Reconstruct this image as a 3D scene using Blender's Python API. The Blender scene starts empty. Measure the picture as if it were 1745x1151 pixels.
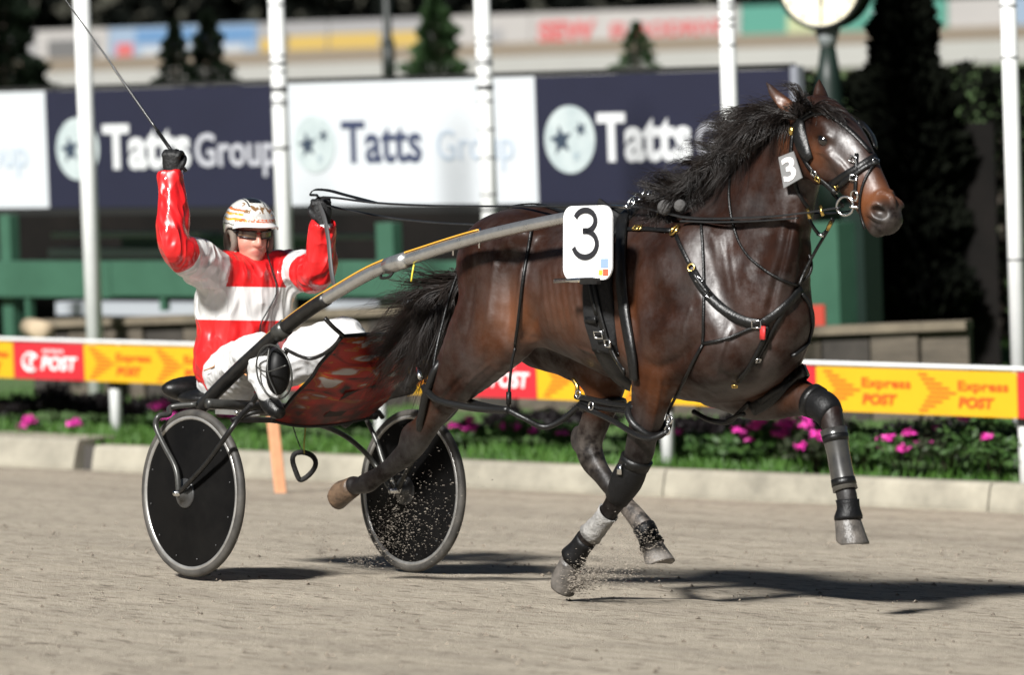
import bpy, bmesh, math, random, time
import numpy as np
from mathutils import Vector, Matrix, Euler
from mathutils.bvhtree import BVHTree

T_START = time.time()
scene = bpy.context.scene
col = scene.collection
rng = np.random.default_rng(7)
random.seed(7)
R = math.radians

# ------------------------------------------------------------------ camera
FPX, CX, CY = 9300.0, 872.5, 575.5          # focal length in photo pixels, photo centre
CAM_H, HORIZON, ROLL = 2.2, 80.0, 0.035
_p = math.atan((CY - HORIZON) / FPX)
C_POS = np.array([0, 0, CAM_H])
C_FWD = np.array([0, math.cos(_p), -math.sin(_p)])
_up = np.array([0, math.sin(_p), math.cos(_p)])
C_R = math.cos(ROLL) * np.array([1.0, 0, 0]) - math.sin(ROLL) * _up
C_U = math.sin(ROLL) * np.array([1.0, 0, 0]) + math.cos(ROLL) * _up
cam_data = bpy.data.cameras.new('camera')
cam_data.sensor_width = 36.0
cam_data.lens = FPX / 1745.0 * 36.0
cam_data.clip_start = 0.5
cam_data.clip_end = 2000.0
cam_data.dof.use_dof = True
cam_data.dof.focus_distance = 22.4
cam_data.dof.aperture_fstop = 2.9
cam = bpy.data.objects.new('camera', cam_data)
col.objects.link(cam)
cam.matrix_world = Matrix(((C_R[0], C_U[0], -C_FWD[0], C_POS[0]), (C_R[1], C_U[1], -C_FWD[1], C_POS[1]),
                           (C_R[2], C_U[2], -C_FWD[2], C_POS[2]), (0, 0, 0, 1)))
scene.camera = cam

# ------------------------------------------------------------------ sky, floodlight sun, exposure
SUN_DIR = np.array([-0.47, -0.85, 0.76]); SUN_DIR /= np.linalg.norm(SUN_DIR)   # towards the light
SUN_EL = math.asin(SUN_DIR[2])
SUN_AZ = math.atan2(SUN_DIR[0], SUN_DIR[1])
world = bpy.data.worlds.new('World')
scene.world = world
world.use_nodes = True
wn = world.node_tree
wn.nodes.clear()
_sky = wn.nodes.new('ShaderNodeTexSky')
_sky.sky_type = 'NISHITA'
_sky.sun_disc = False
_sky.sun_elevation = SUN_EL
_sky.sun_rotation = SUN_AZ
_bg = wn.nodes.new('ShaderNodeBackground')
_bg.inputs['Strength'].default_value = 0.016
_wo = wn.nodes.new('ShaderNodeOutputWorld')
wn.links.new(_sky.outputs[0], _bg.inputs['Color'])
wn.links.new(_bg.outputs[0], _wo.inputs['Surface'])
sun_data = bpy.data.lights.new('sun', 'SUN')
sun_data.energy = 4.8
sun_data.angle = R(7.0)
sun_data.color = (1.0, 0.985, 0.955)
sun = bpy.data.objects.new('sun', sun_data)
col.objects.link(sun)
sun.rotation_euler = Vector(SUN_DIR).to_track_quat('Z', 'Y').to_euler()
scene.view_settings.view_transform = 'Standard'
scene.view_settings.look = 'None'
scene.view_settings.gamma = 1.0
scene.view_settings.use_curve_mapping = False
scene.view_settings.exposure = 0.72

# ------------------------------------------------------------------ placing: photo pixel -> ray -> a surface of the place
def ray(u, v):
    return C_FWD + C_R * (u - CX) / FPX - C_U * (v - CY) / FPX
def at(u, v, depth):
    return C_POS + ray(u, v) * depth
def hit(u, v, n, p0):
    d = ray(u, v)
    return C_POS + d * (((p0 - C_POS) @ n) / (d @ n))
def nrm(a):
    a = np.asarray(a, float)
    return a / np.linalg.norm(a)
def proj(p):
    q = np.asarray(p) - C_POS
    z = q @ C_FWD
    return CX + FPX * (q @ C_R) / z, CY - FPX * (q @ C_U) / z

# the team's own frame: X forward, Y to the horse's left, Z up from the banked track
PHI = R(50)
T_ = np.array([math.cos(PHI), -math.sin(PHI), 0])
L0 = np.array([math.sin(PHI), math.cos(PHI), 0])
WN = at(340, 985, 23.25)
_d = ray(697, 975)
_s = np.linalg.solve(np.array([L0, [0, 0, 1.0], -_d]).T, C_POS - WN)
AXLE, BANK = _s[0], _s[1] / _s[0]
L_ = nrm(L0 + np.array([0, 0, BANK]))
N_ = np.cross(T_, L_)
ORG = WN + AXLE / 2 * L_
TEAM = Matrix(((T_[0], L_[0], N_[0], ORG[0]), (T_[1], L_[1], N_[1], ORG[1]), (T_[2], L_[2], N_[2], ORG[2]), (0, 0, 0, 1)))
def P(u, v, y=0.0):
    p = hit(u, v, L_, ORG + y * L_) - ORG
    return np.array([p @ T_, p @ L_, p @ N_])
def toworld(p):
    p = np.asarray(p, float)
    return ORG + p[..., 0:1] * T_ + p[..., 1:2] * L_ + p[..., 2:3] * N_
def tolocal(p):
    q = np.asarray(p, float) - ORG
    return np.array([q @ T_, q @ L_, q @ N_])
def lray(u, v):                       # camera ray in the team frame
    d = nrm(ray(u, v))
    return tolocal(C_POS), np.array([d @ T_, d @ L_, d @ N_])

# ------------------------------------------------------------------ materials
MATS = {}
def mat(name, color=(0.5, 0.5, 0.5), rough=0.6, metal=0.0, spec=0.5, coat=0.0, noise=0.0, nscale=8.0, bump=0.0, bscale=40.0,
        emit=None, trans=0.0, rnoise=0.0, sheen=0.0, coords='Object', stretch=None, noise_col=None):
    if name in MATS:
        return MATS[name]
    m = bpy.data.materials.new(name)
    m.use_nodes = True
    nt = m.node_tree
    b = nt.nodes['Principled BSDF']
    b.inputs['Base Color'].default_value = (*color, 1)
    b.inputs['Roughness'].default_value = rough
    b.inputs['Metallic'].default_value = metal
    b.inputs['Specular IOR Level'].default_value = spec
    b.inputs['Coat Weight'].default_value = coat
    b.inputs['Coat Roughness'].default_value = 0.15
    if sheen:
        b.inputs['Sheen Weight'].default_value = sheen
    if emit:
        b.inputs['Emission Color'].default_value = (*emit[0], 1)
        b.inputs['Emission Strength'].default_value = emit[1]
    if trans:
        b.inputs['Transmission Weight'].default_value = trans
    if noise or bump or rnoise:
        tc = nt.nodes.new('ShaderNodeTexCoord')
        src = tc.outputs[coords]
        if stretch:
            mp = nt.nodes.new('ShaderNodeMapping')
            mp.inputs['Scale'].default_value = stretch
            nt.links.new(src, mp.inputs['Vector'])
            src = mp.outputs['Vector']
        if noise or rnoise:
            n = nt.nodes.new('ShaderNodeTexNoise')
            n.inputs['Scale'].default_value = nscale
            n.inputs['Detail'].default_value = 6
            n.inputs['Roughness'].default_value = 0.65
            nt.links.new(src, n.inputs['Vector'])
            if noise:
                mr = nt.nodes.new('ShaderNodeMapRange')
                mr.inputs['From Min'].default_value = 0.28
                mr.inputs['From Max'].default_value = 0.72
                nt.links.new(n.outputs['Fac'], mr.inputs['Value'])
                mx = nt.nodes.new('ShaderNodeMix')
                mx.data_type = 'RGBA'
                c2 = noise_col or tuple(min(1, c * (1 + noise)) for c in color)
                c1 = tuple(c * (1 - noise) for c in color) if noise_col is None else color
                mx.inputs[6].default_value = (*c1, 1)
                mx.inputs[7].default_value = (*c2, 1)
                nt.links.new(mr.outputs[0], mx.inputs[0])
                nt.links.new(mx.outputs[2], b.inputs['Base Color'])
            if rnoise:
                mr2 = nt.nodes.new('ShaderNodeMapRange')
                mr2.inputs['To Min'].default_value = max(0.03, rough - rnoise)
                mr2.inputs['To Max'].default_value = min(1, rough + rnoise)
                nt.links.new(n.outputs['Fac'], mr2.inputs['Value'])
                nt.links.new(mr2.outputs[0], b.inputs['Roughness'])
        if bump:
            n2 = nt.nodes.new('ShaderNodeTexNoise')
            n2.inputs['Scale'].default_value = bscale
            n2.inputs['Detail'].default_value = 5
            nt.links.new(src, n2.inputs['Vector'])
            bp = nt.nodes.new('ShaderNodeBump')
            bp.inputs['Strength'].default_value = bump
            bp.inputs['Distance'].default_value = 0.01
            nt.links.new(n2.outputs['Fac'], bp.inputs['Height'])
            nt.links.new(bp.outputs[0], b.inputs['Normal'])
    MATS[name] = m
    return m

# ------------------------------------------------------------------ objects
BASE = {}                                        # base point (team frame) of every team thing
def tag(o, label, cat, group=None, kind=None):
    if label: o['label'] = label
    if cat: o['category'] = cat
    if group: o['group'] = group
    if kind: o['kind'] = kind
    return o
def thing(name, label, cat, loc=(0, 0, 0), rotz=0.0, group=None, mw=None):
    o = bpy.data.objects.new(name, None)
    o.empty_display_size = 0.2
    col.objects.link(o)
    if mw is not None:
        o.matrix_world = mw
    else:
        o.location = loc
        o.rotation_euler = (0, 0, rotz)
    return tag(o, label, cat, group)
def team(name, label, cat, base, group=None):    # a thing of the racing team: Empty at base, meshes given in the team frame
    base = np.asarray(base, float)
    o = thing(name, label, cat, group=group, mw=TEAM @ Matrix.Translation(Vector(base)))
    BASE[o.name] = base
    return o
def mesh_from(name, verts, faces, smooth=True):
    me = bpy.data.meshes.new(name)
    verts = np.asarray(verts, np.float32)
    if isinstance(faces, np.ndarray) and faces.ndim == 2:
        nf, k = faces.shape
        me.vertices.add(len(verts)); me.vertices.foreach_set('co', verts.ravel())
        me.loops.add(nf * k); me.loops.foreach_set('vertex_index', faces.astype(np.int32).ravel())
        me.polygons.add(nf)
        me.polygons.foreach_set('loop_start', np.arange(nf, dtype=np.int32) * k)
        me.polygons.foreach_set('use_smooth', np.full(nf, smooth))
        me.update(calc_edges=True); me.validate()
    else:
        me.from_pydata([tuple(v) for v in verts.tolist()], [], faces)
        me.polygons.foreach_set('use_smooth', np.full(len(me.polygons), smooth))
        me.update()
    return me
def root_base(parent):
    q, off = parent, None
    while q is not None:
        if q.name in BASE:
            return BASE[q.name]
        q = q.parent
    return None
def obj(name, geo, m, parent=None, smooth=True, kind=None):
    """geo: (verts, faces) or Mesh."""
    if isinstance(geo, tuple):
        v = np.asarray(geo[0], float)
        b = root_base(parent) if parent else None
        if b is not None:
            v = v - b
        geo = mesh_from(name, v, geo[1], smooth)
    geo.materials.clear()
    for mm in (m if isinstance(m, (list, tuple)) else [m]):
        geo.materials.append(mm)
    o = bpy.data.objects.new(name, geo)
    col.objects.link(o)
    if parent: o.parent = parent
    if kind: o['kind'] = kind
    return o

# geometry collectors ------------------------------------------------
class Geo:
    def __init__(s): s.v = []; s.f = []; s.n = 0
    def add(s, v, f):
        v = np.asarray(v, float).reshape(-1, 3)
        s.v.append(v); s.f += [tuple(int(i) + s.n for i in q) for q in f]; s.n += len(v)
        return s
    def out(s): return (np.concatenate(s.v), s.f)
def frame_of(d, hint=(0, 0, 1)):
    d = nrm(d); h = np.asarray(hint, float)
    if abs(d @ nrm(h)) > 0.97: h = np.array([1.0, 0.2, 0])
    a = nrm(np.cross(d, h)); b = np.cross(a, d)
    return a, b
def catmull(pts, n):
    pts = np.asarray(pts, float)
    if len(pts) < 3:
        t = np.linspace(0, 1, n)[:, None]
        return pts[0] * (1 - t) + pts[-1] * t
    P0 = np.vstack([2 * pts[0] - pts[1], pts, 2 * pts[-1] - pts[-2]])
    m = len(pts) - 1
    tt = np.linspace(0, m - 1e-9, n)
    i = tt.astype(int); t = (tt - i)[:, None]
    a, b, c, d = P0[i], P0[i + 1], P0[i + 2], P0[i + 3]
    return 0.5 * (2 * b + (c - a) * t + (2 * a - 5 * b + 4 * c - d) * t ** 2 + (3 * b - a - 3 * c + d) * t ** 3)
def tube(pts, r, sides=8, n=None, closed=False, caps=True):
    pts = np.asarray(pts, float)
    if n:
        rr = np.asarray(r, float)
        if rr.ndim:
            q = catmull(np.hstack([pts, rr[:, None]]), n); pts, r = q[:, :3], q[:, 3]
        else:
            pts = catmull(pts, n)
    m = len(pts); rr = np.full(m, r) if np.ndim(r) == 0 else np.asarray(r)
    V = []; prev = None
    for i in range(m):
        d = pts[(i + 1) % m] - pts[i - 1] if closed else pts[min(i + 1, m - 1)] - pts[max(i - 1, 0)]
        d = nrm(d)
        a = frame_of(d)[0] if prev is None else nrm(prev - d * (prev @ d))
        b = np.cross(d, a)
        prev = a
        for k in range(sides):
            w = 2 * math.pi * k / sides
            V.append(pts[i] + rr[i] * (math.cos(w) * a + math.sin(w) * b))
    F = []
    for i in range(m if closed else m - 1):
        j = (i + 1) % m
        for k in range(sides):
            k2 = (k + 1) % sides
            F.append((i * sides + k, i * sides + k2, j * sides + k2, j * sides + k))
    if caps and not closed:
        F.append(tuple(range(sides - 1, -1, -1))); F.append(tuple((m - 1) * sides + k for k in range(sides)))
    return np.array(V), F
def strap(pts, normals, width, thick, n=None, closed=False):
    """flat band through pts; normals point away from what it lies on."""
    pts = np.asarray(pts, float); normals = np.asarray(normals, float)
    if normals.ndim == 1: normals = np.tile(normals, (len(pts), 1))
    if n:
        if closed:
            pts = np.vstack([pts, pts[:1]]); normals = np.vstack([normals, normals[:1]])
        q = catmull(np.hstack([pts, normals]), n + (1 if closed else 0)); pts, normals = q[:, :3], q[:, 3:]
        if closed: pts, normals = pts[:-1], normals[:-1]
    m = len(pts); V = []; F = []
    wd = np.full(m, width) if np.ndim(width) == 0 else catmull(np.array([[w, 0, 0] for w in width]), m)[:, 0]
    for i in range(m):
        d = pts[(i + 1) % m] - pts[i - 1] if closed else pts[min(i + 1, m - 1)] - pts[max(i - 1, 0)]
        d = nrm(d); nn = normals[i] - d * (normals[i] @ d); nn = nrm(nn if np.linalg.norm(nn) > 1e-6 else frame_of(d)[1]); s = np.cross(d, nn)
        w = wd[i] / 2
        for sx, sz in ((-1, 0), (-0.86, 1), (0.86, 1), (1, 0), (0.86, -0.4), (-0.86, -0.4)):
            V.append(pts[i] + s * w * sx + nn * thick * sz)
    for i in range(m if closed else m - 1):
        j = (i + 1) % m
        for k in range(6):
            k2 = (k + 1) % 6
            F.append((i * 6 + k, i * 6 + k2, j * 6 + k2, j * 6 + k))
    if not closed:
        F.append((5, 4, 3, 2, 1, 0)); F.append(tuple((m - 1) * 6 + k for k in range(6)))
    return np.array(V), F
def box(c, sx, sy, sz, ax=None, bev=0.0):
    """box centred at c, half sizes sx, sy, sz, axes rows of ax; bev chamfers the edges along the third axis."""
    ax = np.eye(3) if ax is None else np.asarray(ax, float)
    if bev:
        prof = [(-sx + bev, -sy), (sx - bev, -sy), (sx, -sy + bev), (sx, sy - bev), (sx - bev, sy), (-sx + bev, sy), (-sx, sy - bev), (-sx, -sy + bev)]
    else:
        prof = [(-sx, -sy), (sx, -sy), (sx, sy), (-sx, sy)]
    k = len(prof)
    V = [(x, y, z) for z in (-sz, sz) for x, y in prof]
    F = [tuple(range(k - 1, -1, -1)), tuple(range(k, 2 * k))] + [(i, (i + 1) % k, k + (i + 1) % k, k + i) for i in range(k)]
    return np.asarray(c) + np.array(V) @ ax, F
def ellipsoid(c, r, ax=None, nu=16, nv=10):
    ax = np.eye(3) if ax is None else np.asarray(ax, float)
    V = []; F = []
    for i in range(nv + 1):
        th = math.pi * i / nv
        for k in range(nu):
            w = 2 * math.pi * k / nu
            V.append((math.sin(th) * math.cos(w) * r[0], math.sin(th) * math.sin(w) * r[1], math.cos(th) * r[2]))
    for i in range(nv):
        for k in range(nu):
            F.append((i * nu + k, (i + 1) * nu + k, (i + 1) * nu + (k + 1) % nu, i * nu + (k + 1) % nu))
    return np.asarray(c) + np.array(V) @ ax, F
def lathe(c, axis, prof, seg=32, hint=(0, 0, 1)):
    """prof: list of (r, h) along the axis."""
    d = nrm(axis); a, b = frame_of(d, hint); V = []; F = []
    for r, h in prof:
        for k in range(seg):
            w = 2 * math.pi * k / seg
            V.append(np.asarray(c) + d * h + r * (math.cos(w) * a + math.sin(w) * b))
    for i in range(len(prof) - 1):
        for k in range(seg):
            F.append((i * seg + k, i * seg + (k + 1) % seg, (i + 1) * seg + (k + 1) % seg, (i + 1) * seg + k))
    return np.array(V), F
def rail_quad(a, b, z0, z1, thick, nrm_out):
    """upright slab from a to b (ground points), between heights z0, z1 above them, thickness back from the face."""
    a, b = np.asarray(a, float), np.asarray(b, float); up = np.array([0, 0, 1.0]); nn = np.asarray(nrm_out, float)
    V = []
    for t in (0, -thick):
        V += [a + up * z0 + nn * t, b + up * z0 + nn * t, b + up * z1 + nn * t, a + up * z1 + nn * t]
    return np.array(V), [(0, 1, 2, 3), (7, 6, 5, 4), (1, 0, 4, 5), (2, 1, 5, 6), (3, 2, 6, 7), (0, 3, 7, 4)]
_txt = {}
def text_geo(body, bold=0.0, extrude=0.004, shear=0.0, spacing=1.0):
    """lettering as mesh in the XY plane; returns verts, faces scaled to cap height 1, left aligned at x=0, baseline y=0."""
    key = (body, bold, extrude, shear, spacing)
    if key not in _txt:
        cu = bpy.data.curves.new('lettering', 'FONT')
        cu.body = body; cu.size = 1.0; cu.offset = bold; cu.extrude = extrude; cu.shear = shear; cu.space_character = spacing
        cu.resolution_u = 3
        o = bpy.data.objects.new('lettering_tmp', cu)
        col.objects.link(o)
        dg = bpy.context.evaluated_depsgraph_get()
        me = bpy.data.meshes.new_from_object(o.evaluated_get(dg))
        V = np.array([v.co[:] for v in me.vertices]); F = [tuple(p.vertices) for p in me.polygons]
        bpy.data.objects.remove(o); bpy.data.meshes.remove(me); bpy.data.curves.remove(cu)
        V[:, 0] -= V[:, 0].min()
        V[:, :2] /= 0.70
        _txt[key] = (V, F)
    V, F = _txt[key]
    return V.copy(), list(F)
def lay_text(body, origin, ax, ay, an, width, height, off=0.003, **kw):
    V, F = text_geo(body, **kw)
    w = V[:, 0].max()
    return (np.asarray(origin) + np.outer(V[:, 0] / w * width, ax) + np.outer(V[:, 1] * height, ay) + np.outer(V[:, 2] + off, an), F)
# ------------------------------------------------------------------ implicit bodies: blended volumes -> one continuous surface
class Field:
    def __init__(s, lo, hi, h):
        s.lo = np.asarray(lo, np.float32); s.h = h
        s.n = np.ceil((np.asarray(hi) - s.lo) / h).astype(int) + 1
        s.F = np.full(s.n, 0.3, np.float32)
        s.ax = [s.lo[i] + h * np.arange(s.n[i], dtype=np.float32) for i in range(3)]
    def rng_(s, lo, hi):
        a = np.clip(np.floor((np.asarray(lo) - s.lo) / s.h).astype(int), 0, s.n)
        b = np.clip(np.ceil((np.asarray(hi) - s.lo) / s.h).astype(int) + 1, 0, s.n)
        return tuple(slice(int(a[i]), int(b[i])) for i in range(3))
    def grid(s, sl):
        return (s.ax[0][sl[0]][:, None, None], s.ax[1][sl[1]][None, :, None], s.ax[2][sl[2]][None, None, :])
    def blend(s, sl, f, k, cut=False):
        g = s.F[sl]
        if cut:
            f = -f
            hh = np.maximum(k - np.abs(g - f), 0) / k
            s.F[sl] = np.maximum(g, f) + hh * hh * k * 0.25
        else:
            hh = np.maximum(k - np.abs(g - f), 0) / k
            s.F[sl] = np.minimum(g, f) - hh * hh * k * 0.25
    def ell(s, c, r, k=0.03, ax=None, cut=False):
        c = np.asarray(c, float); r = np.asarray(r, float); m = r.max() + k * 1.3 + 2 * s.h
        sl = s.rng_(c - m, c + m)
        x, y, z = s.grid(sl); x = x - c[0]; y = y - c[1]; z = z - c[2]
        if ax is None:
            a, b, d = x / r[0], y / r[1], z / r[2]
            k0 = np.sqrt(a * a + b * b + d * d); k1 = np.sqrt((a / r[0]) ** 2 + (b / r[1]) ** 2 + (d / r[2]) ** 2) + 1e-6
        else:
            ax = np.asarray(ax, float)
            q = [(x * ax[i, 0] + y * ax[i, 1] + z * ax[i, 2]) / r[i] for i in range(3)]
            k0 = np.sqrt(q[0] ** 2 + q[1] ** 2 + q[2] ** 2); k1 = np.sqrt((q[0] / r[0]) ** 2 + (q[1] / r[1]) ** 2 + (q[2] / r[2]) ** 2) + 1e-6
        s.blend(sl, (k0 * (k0 - 1) / k1).astype(np.float32), k, cut)
    def loft(s, pts, side=(0, 1, 0), k=0.03, n=None, cut=False):
        """pts rows: x, y, z, a (radius along side), b (radius across)."""
        q = np.asarray(pts, float)
        if q.shape[1] == 4: q = np.hstack([q, q[:, 3:4]])
        q = catmull(q, n or (len(q) - 1) * 4 + 1)
        q[:, 3:] = np.maximum(q[:, 3:], 0.004)
        rm = q[:, 3:].max(); m = rm + k * 1.3 + 2 * s.h
        SL = s.rng_(q[:, :3].min(0) - m, q[:, :3].max(0) + m)
        tmp = np.full([x.stop - x.start for x in SL], 0.5, np.float32)
        side = nrm(side)
        for i in range(len(q) - 1):
            a, b = q[i], q[i + 1]; d = b[:3] - a[:3]; ln = np.linalg.norm(d)
            if ln < 1e-6: continue
            d = d / ln; sd = side - d * (side @ d); sd = nrm(sd); nn = np.cross(d, sd)
            mm = max(a[3:].max(), b[3:].max()) + k * 1.3 + 2 * s.h
            sl = s.rng_(np.minimum(a[:3], b[:3]) - mm, np.maximum(a[:3], b[:3]) + mm)
            if any(x.stop <= x.start for x in sl): continue
            x, y, z = s.grid(sl); x = x - a[0]; y = y - a[1]; z = z - a[2]
            t = x * d[0] + y * d[1] + z * d[2]
            tc = np.clip(t, 0, ln); ex = t - tc; tc = tc / ln
            ra = a[3] + (b[3] - a[3]) * tc; rb = a[4] + (b[4] - a[4]) * tc
            u = (x * sd[0] + y * sd[1] + z * sd[2]) / ra; w = (x * nn[0] + y * nn[1] + z * nn[2]) / rb
            e = ex / np.minimum(ra, rb)
            k0 = np.sqrt(u * u + w * w + e * e)
            k1 = np.sqrt((u / ra) ** 2 + (w / rb) ** 2 + (e / np.minimum(ra, rb)) ** 2) + 1e-4
            f = np.where(k0 > 0.2, k0 * (k0 - 1) / k1, (k0 - 1) * np.minimum(ra, rb)).astype(np.float32)
            ts = tuple(slice(sl[j].start - SL[j].start, sl[j].stop - SL[j].start) for j in range(3))
            tmp[ts] = np.minimum(tmp[ts], f)
        s.blend(SL, tmp, k, cut)
    def mesh(s, smooth=2):
        F = s.F; S = F < 0; n = s.n
        c = np.zeros(n - 1, np.int8); off = [(i, j, k) for i in (0, 1) for j in (0, 1) for k in (0, 1)]
        for i, j, k in off:
            c += S[i:n[0] - 1 + i, j:n[1] - 1 + j, k:n[2] - 1 + k]
        act = np.argwhere((c > 0) & (c < 8))
        idx = np.full(n - 1, -1, np.int32); idx[act[:, 0], act[:, 1], act[:, 2]] = np.arange(len(act))
        val = np.stack([F[act[:, 0] + i, act[:, 1] + j, act[:, 2] + k] for i, j, k in off], 1)
        acc = np.zeros((len(act), 3)); cnt = np.zeros(len(act))
        for a in range(8):
            for b in range(a + 1, 8):
                df = np.array(off[b]) - np.array(off[a])
                if np.abs(df).sum() != 1: continue
                m = (val[:, a] < 0) != (val[:, b] < 0)
                t = val[m, a] / (val[m, a] - val[m, b])
                acc[m] += np.array(off[a]) + t[:, None] * df; cnt[m] += 1
        V = (act + acc / cnt[:, None]) * s.h + s.lo
        Q = []
        for ax in range(3):
            o1, o2 = (ax + 1) % 3, (ax + 2) % 3
            A = np.take(S, range(n[ax] - 1), ax); B = np.take(S, range(1, n[ax]), ax)
            e = np.argwhere(A != B)
            e = e[(e[:, o1] > 0) & (e[:, o2] > 0) & (e[:, o1] < n[o1] - 1) & (e[:, o2] < n[o2] - 1)]
            fl = A[e[:, 0], e[:, 1], e[:, 2]]
            def id_(d1, d2):
                w = e.copy(); w[:, o1] += d1; w[:, o2] += d2
                return idx[w[:, 0], w[:, 1], w[:, 2]]
            q = np.stack([id_(-1, -1), id_(0, -1), id_(0, 0), id_(-1, 0)], 1)
            q[~fl] = q[~fl][:, ::-1]
            Q.append(q)
        Q = np.concatenate(Q)
        for _ in range(smooth):
            acc = np.zeros_like(V); cnt = np.zeros(len(V))
            for a, b in ((0, 1), (1, 2), (2, 3), (3, 0)):
                np.add.at(acc, Q[:, a], V[Q[:, b]]); np.add.at(cnt, Q[:, a], 1)
                np.add.at(acc, Q[:, b], V[Q[:, a]]); np.add.at(cnt, Q[:, b], 1)
            V = V * 0.5 + 0.5 * acc / np.maximum(cnt, 1)[:, None]
        return V, Q
def vattr(me, name, vals):
    a = me.attributes.new(name, 'FLOAT', 'POINT')
    a.data.foreach_set('value', np.asarray(vals, np.float32))
def smooth01(x, a, b):
    t = np.clip((x - a) / (b - a), 0, 1)
    return t * t * (3 - 2 * t)
def blob(V, c, r):
    return np.exp(-((V - np.asarray(c)) ** 2 / np.asarray(r) ** 2).sum(1))
# ------------------------------------------------------------------ the setting: track, kerb, infield
UPZ = np.array([0, 0, 1.0])
kb = [hit(u, v, N_, ORG) for u, v in ((100, 798), (1745, 874))]
KD = nrm(kb[1] - kb[0]); KH = nrm([KD[0], KD[1], 0])
KM = nrm([-KH[1], KH[0], 0])                          # away from the camera
if KM[1] < 0: KM = -KM
K0 = kb[0]
KSL = KD[2] / np.linalg.norm(KD[:2])                  # fall of the kerb along its length
def kpt(s, d=0.0, z=0.0):                             # s metres along the kerb, d beyond it, z above the kerb foot
    ss = np.clip(s, -9, 16)
    return np.array([K0[0], K0[1], 0]) + KH * s + KM * d + UPZ * (K0[2] + KSL * ss + z)
KTOP = .155
INN = np.cross(np.array([KH[0], KH[1], KSL]), KM); INN = nrm(INN if INN[2] > 0 else -INN)
IN0 = kpt(0, 0, KTOP - .03)
def ground(u, v): return hit(u, v, INN, IN0)          # a point of the infield
def sand_material():
    m = bpy.data.materials.new('track_sand'); m.use_nodes = True
    nt = m.node_tree; b = nt.nodes['Principled BSDF']; L = nt.links.new
    tc = nt.nodes.new('ShaderNodeTexCoord')
    def mp(sc, rot=0.0):
        x = nt.nodes.new('ShaderNodeMapping'); x.inputs['Scale'].default_value = sc; x.inputs['Rotation'].default_value = (0, 0, rot); L(tc.outputs['Object'], x.inputs['Vector']); return x.outputs[0]
    def noise(v, s, d=6, r=.6):
        n = nt.nodes.new('ShaderNodeTexNoise'); n.inputs['Scale'].default_value = s; n.inputs['Detail'].default_value = d; n.inputs['Roughness'].default_value = r; L(v, n.inputs['Vector']); return n.outputs['Fac']
    def mixc(f, a, c):
        x = nt.nodes.new('ShaderNodeMix'); x.data_type = 'RGBA'; L(f, x.inputs[0])
        for s, i in ((a, 6), (c, 7)):
            if isinstance(s, tuple): x.inputs[i].default_value = (*s, 1)
            else: L(s, x.inputs[i])
        return x.outputs[2]
    def rg(s, a, c, lo=0, hi=1):
        r = nt.nodes.new('ShaderNodeMapRange'); r.inputs[1].default_value = a; r.inputs[2].default_value = c; r.inputs[3].default_value = lo; r.inputs[4].default_value = hi; L(s, r.inputs[0]); return r.outputs[0]
    obj_ = mp((1, 1, 1)); along = mp((.16, 1.0, 1.0))    # object X runs along the track: harrow lines
    c = mixc(rg(noise(obj_, 1.1), .3, .7), (.425, .368, .288), (.49, .43, .34))
    c = mixc(rg(noise(along, 3.2, 4), .48, .68), c, (.33, .285, .225))
    c = mixc(rg(noise(along, 15, 5), .50, .66, 0, .8), c, (.27, .228, .175))
    c = mixc(rg(noise(mp((.35, 1, 1)), 55, 3, .7), .56, .68, 0, .8), c, (.20, .168, .13))
    c = mixc(rg(noise(obj_, 240, 2), .35, .65, .0, .35), c, (.56, .50, .41))
    c = mixc(rg(noise(mp((.30, 1, 1)), 24, 4, .65), .55, .63, 0, .9), c, (.19, .158, .122))
    da = nt.nodes.new('ShaderNodeAttribute'); da.attribute_name = 'dark_band'
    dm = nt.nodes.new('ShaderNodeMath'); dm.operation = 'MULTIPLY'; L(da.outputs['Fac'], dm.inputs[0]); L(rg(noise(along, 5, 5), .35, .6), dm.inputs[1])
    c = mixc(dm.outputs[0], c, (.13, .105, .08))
    L(c, b.inputs['Base Color']); b.inputs['Roughness'].default_value = .9; b.inputs['Specular IOR Level'].default_value = .25
    h1 = nt.nodes.new('ShaderNodeMath'); h1.operation = 'MULTIPLY_ADD'; L(noise(mp((.45, 1, 1)), 14, 6, .7), h1.inputs[0]); h1.inputs[1].default_value = .8
    L(noise(obj_, 95, 4, .7), h1.inputs[2])
    bp = nt.nodes.new('ShaderNodeBump'); bp.inputs['Strength'].default_value = .75; bp.inputs['Distance'].default_value = .022
    L(h1.outputs[0], bp.inputs['Height']); L(bp.outputs[0], b.inputs['Normal'])
    return m
M_SAND = sand_material()
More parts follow.
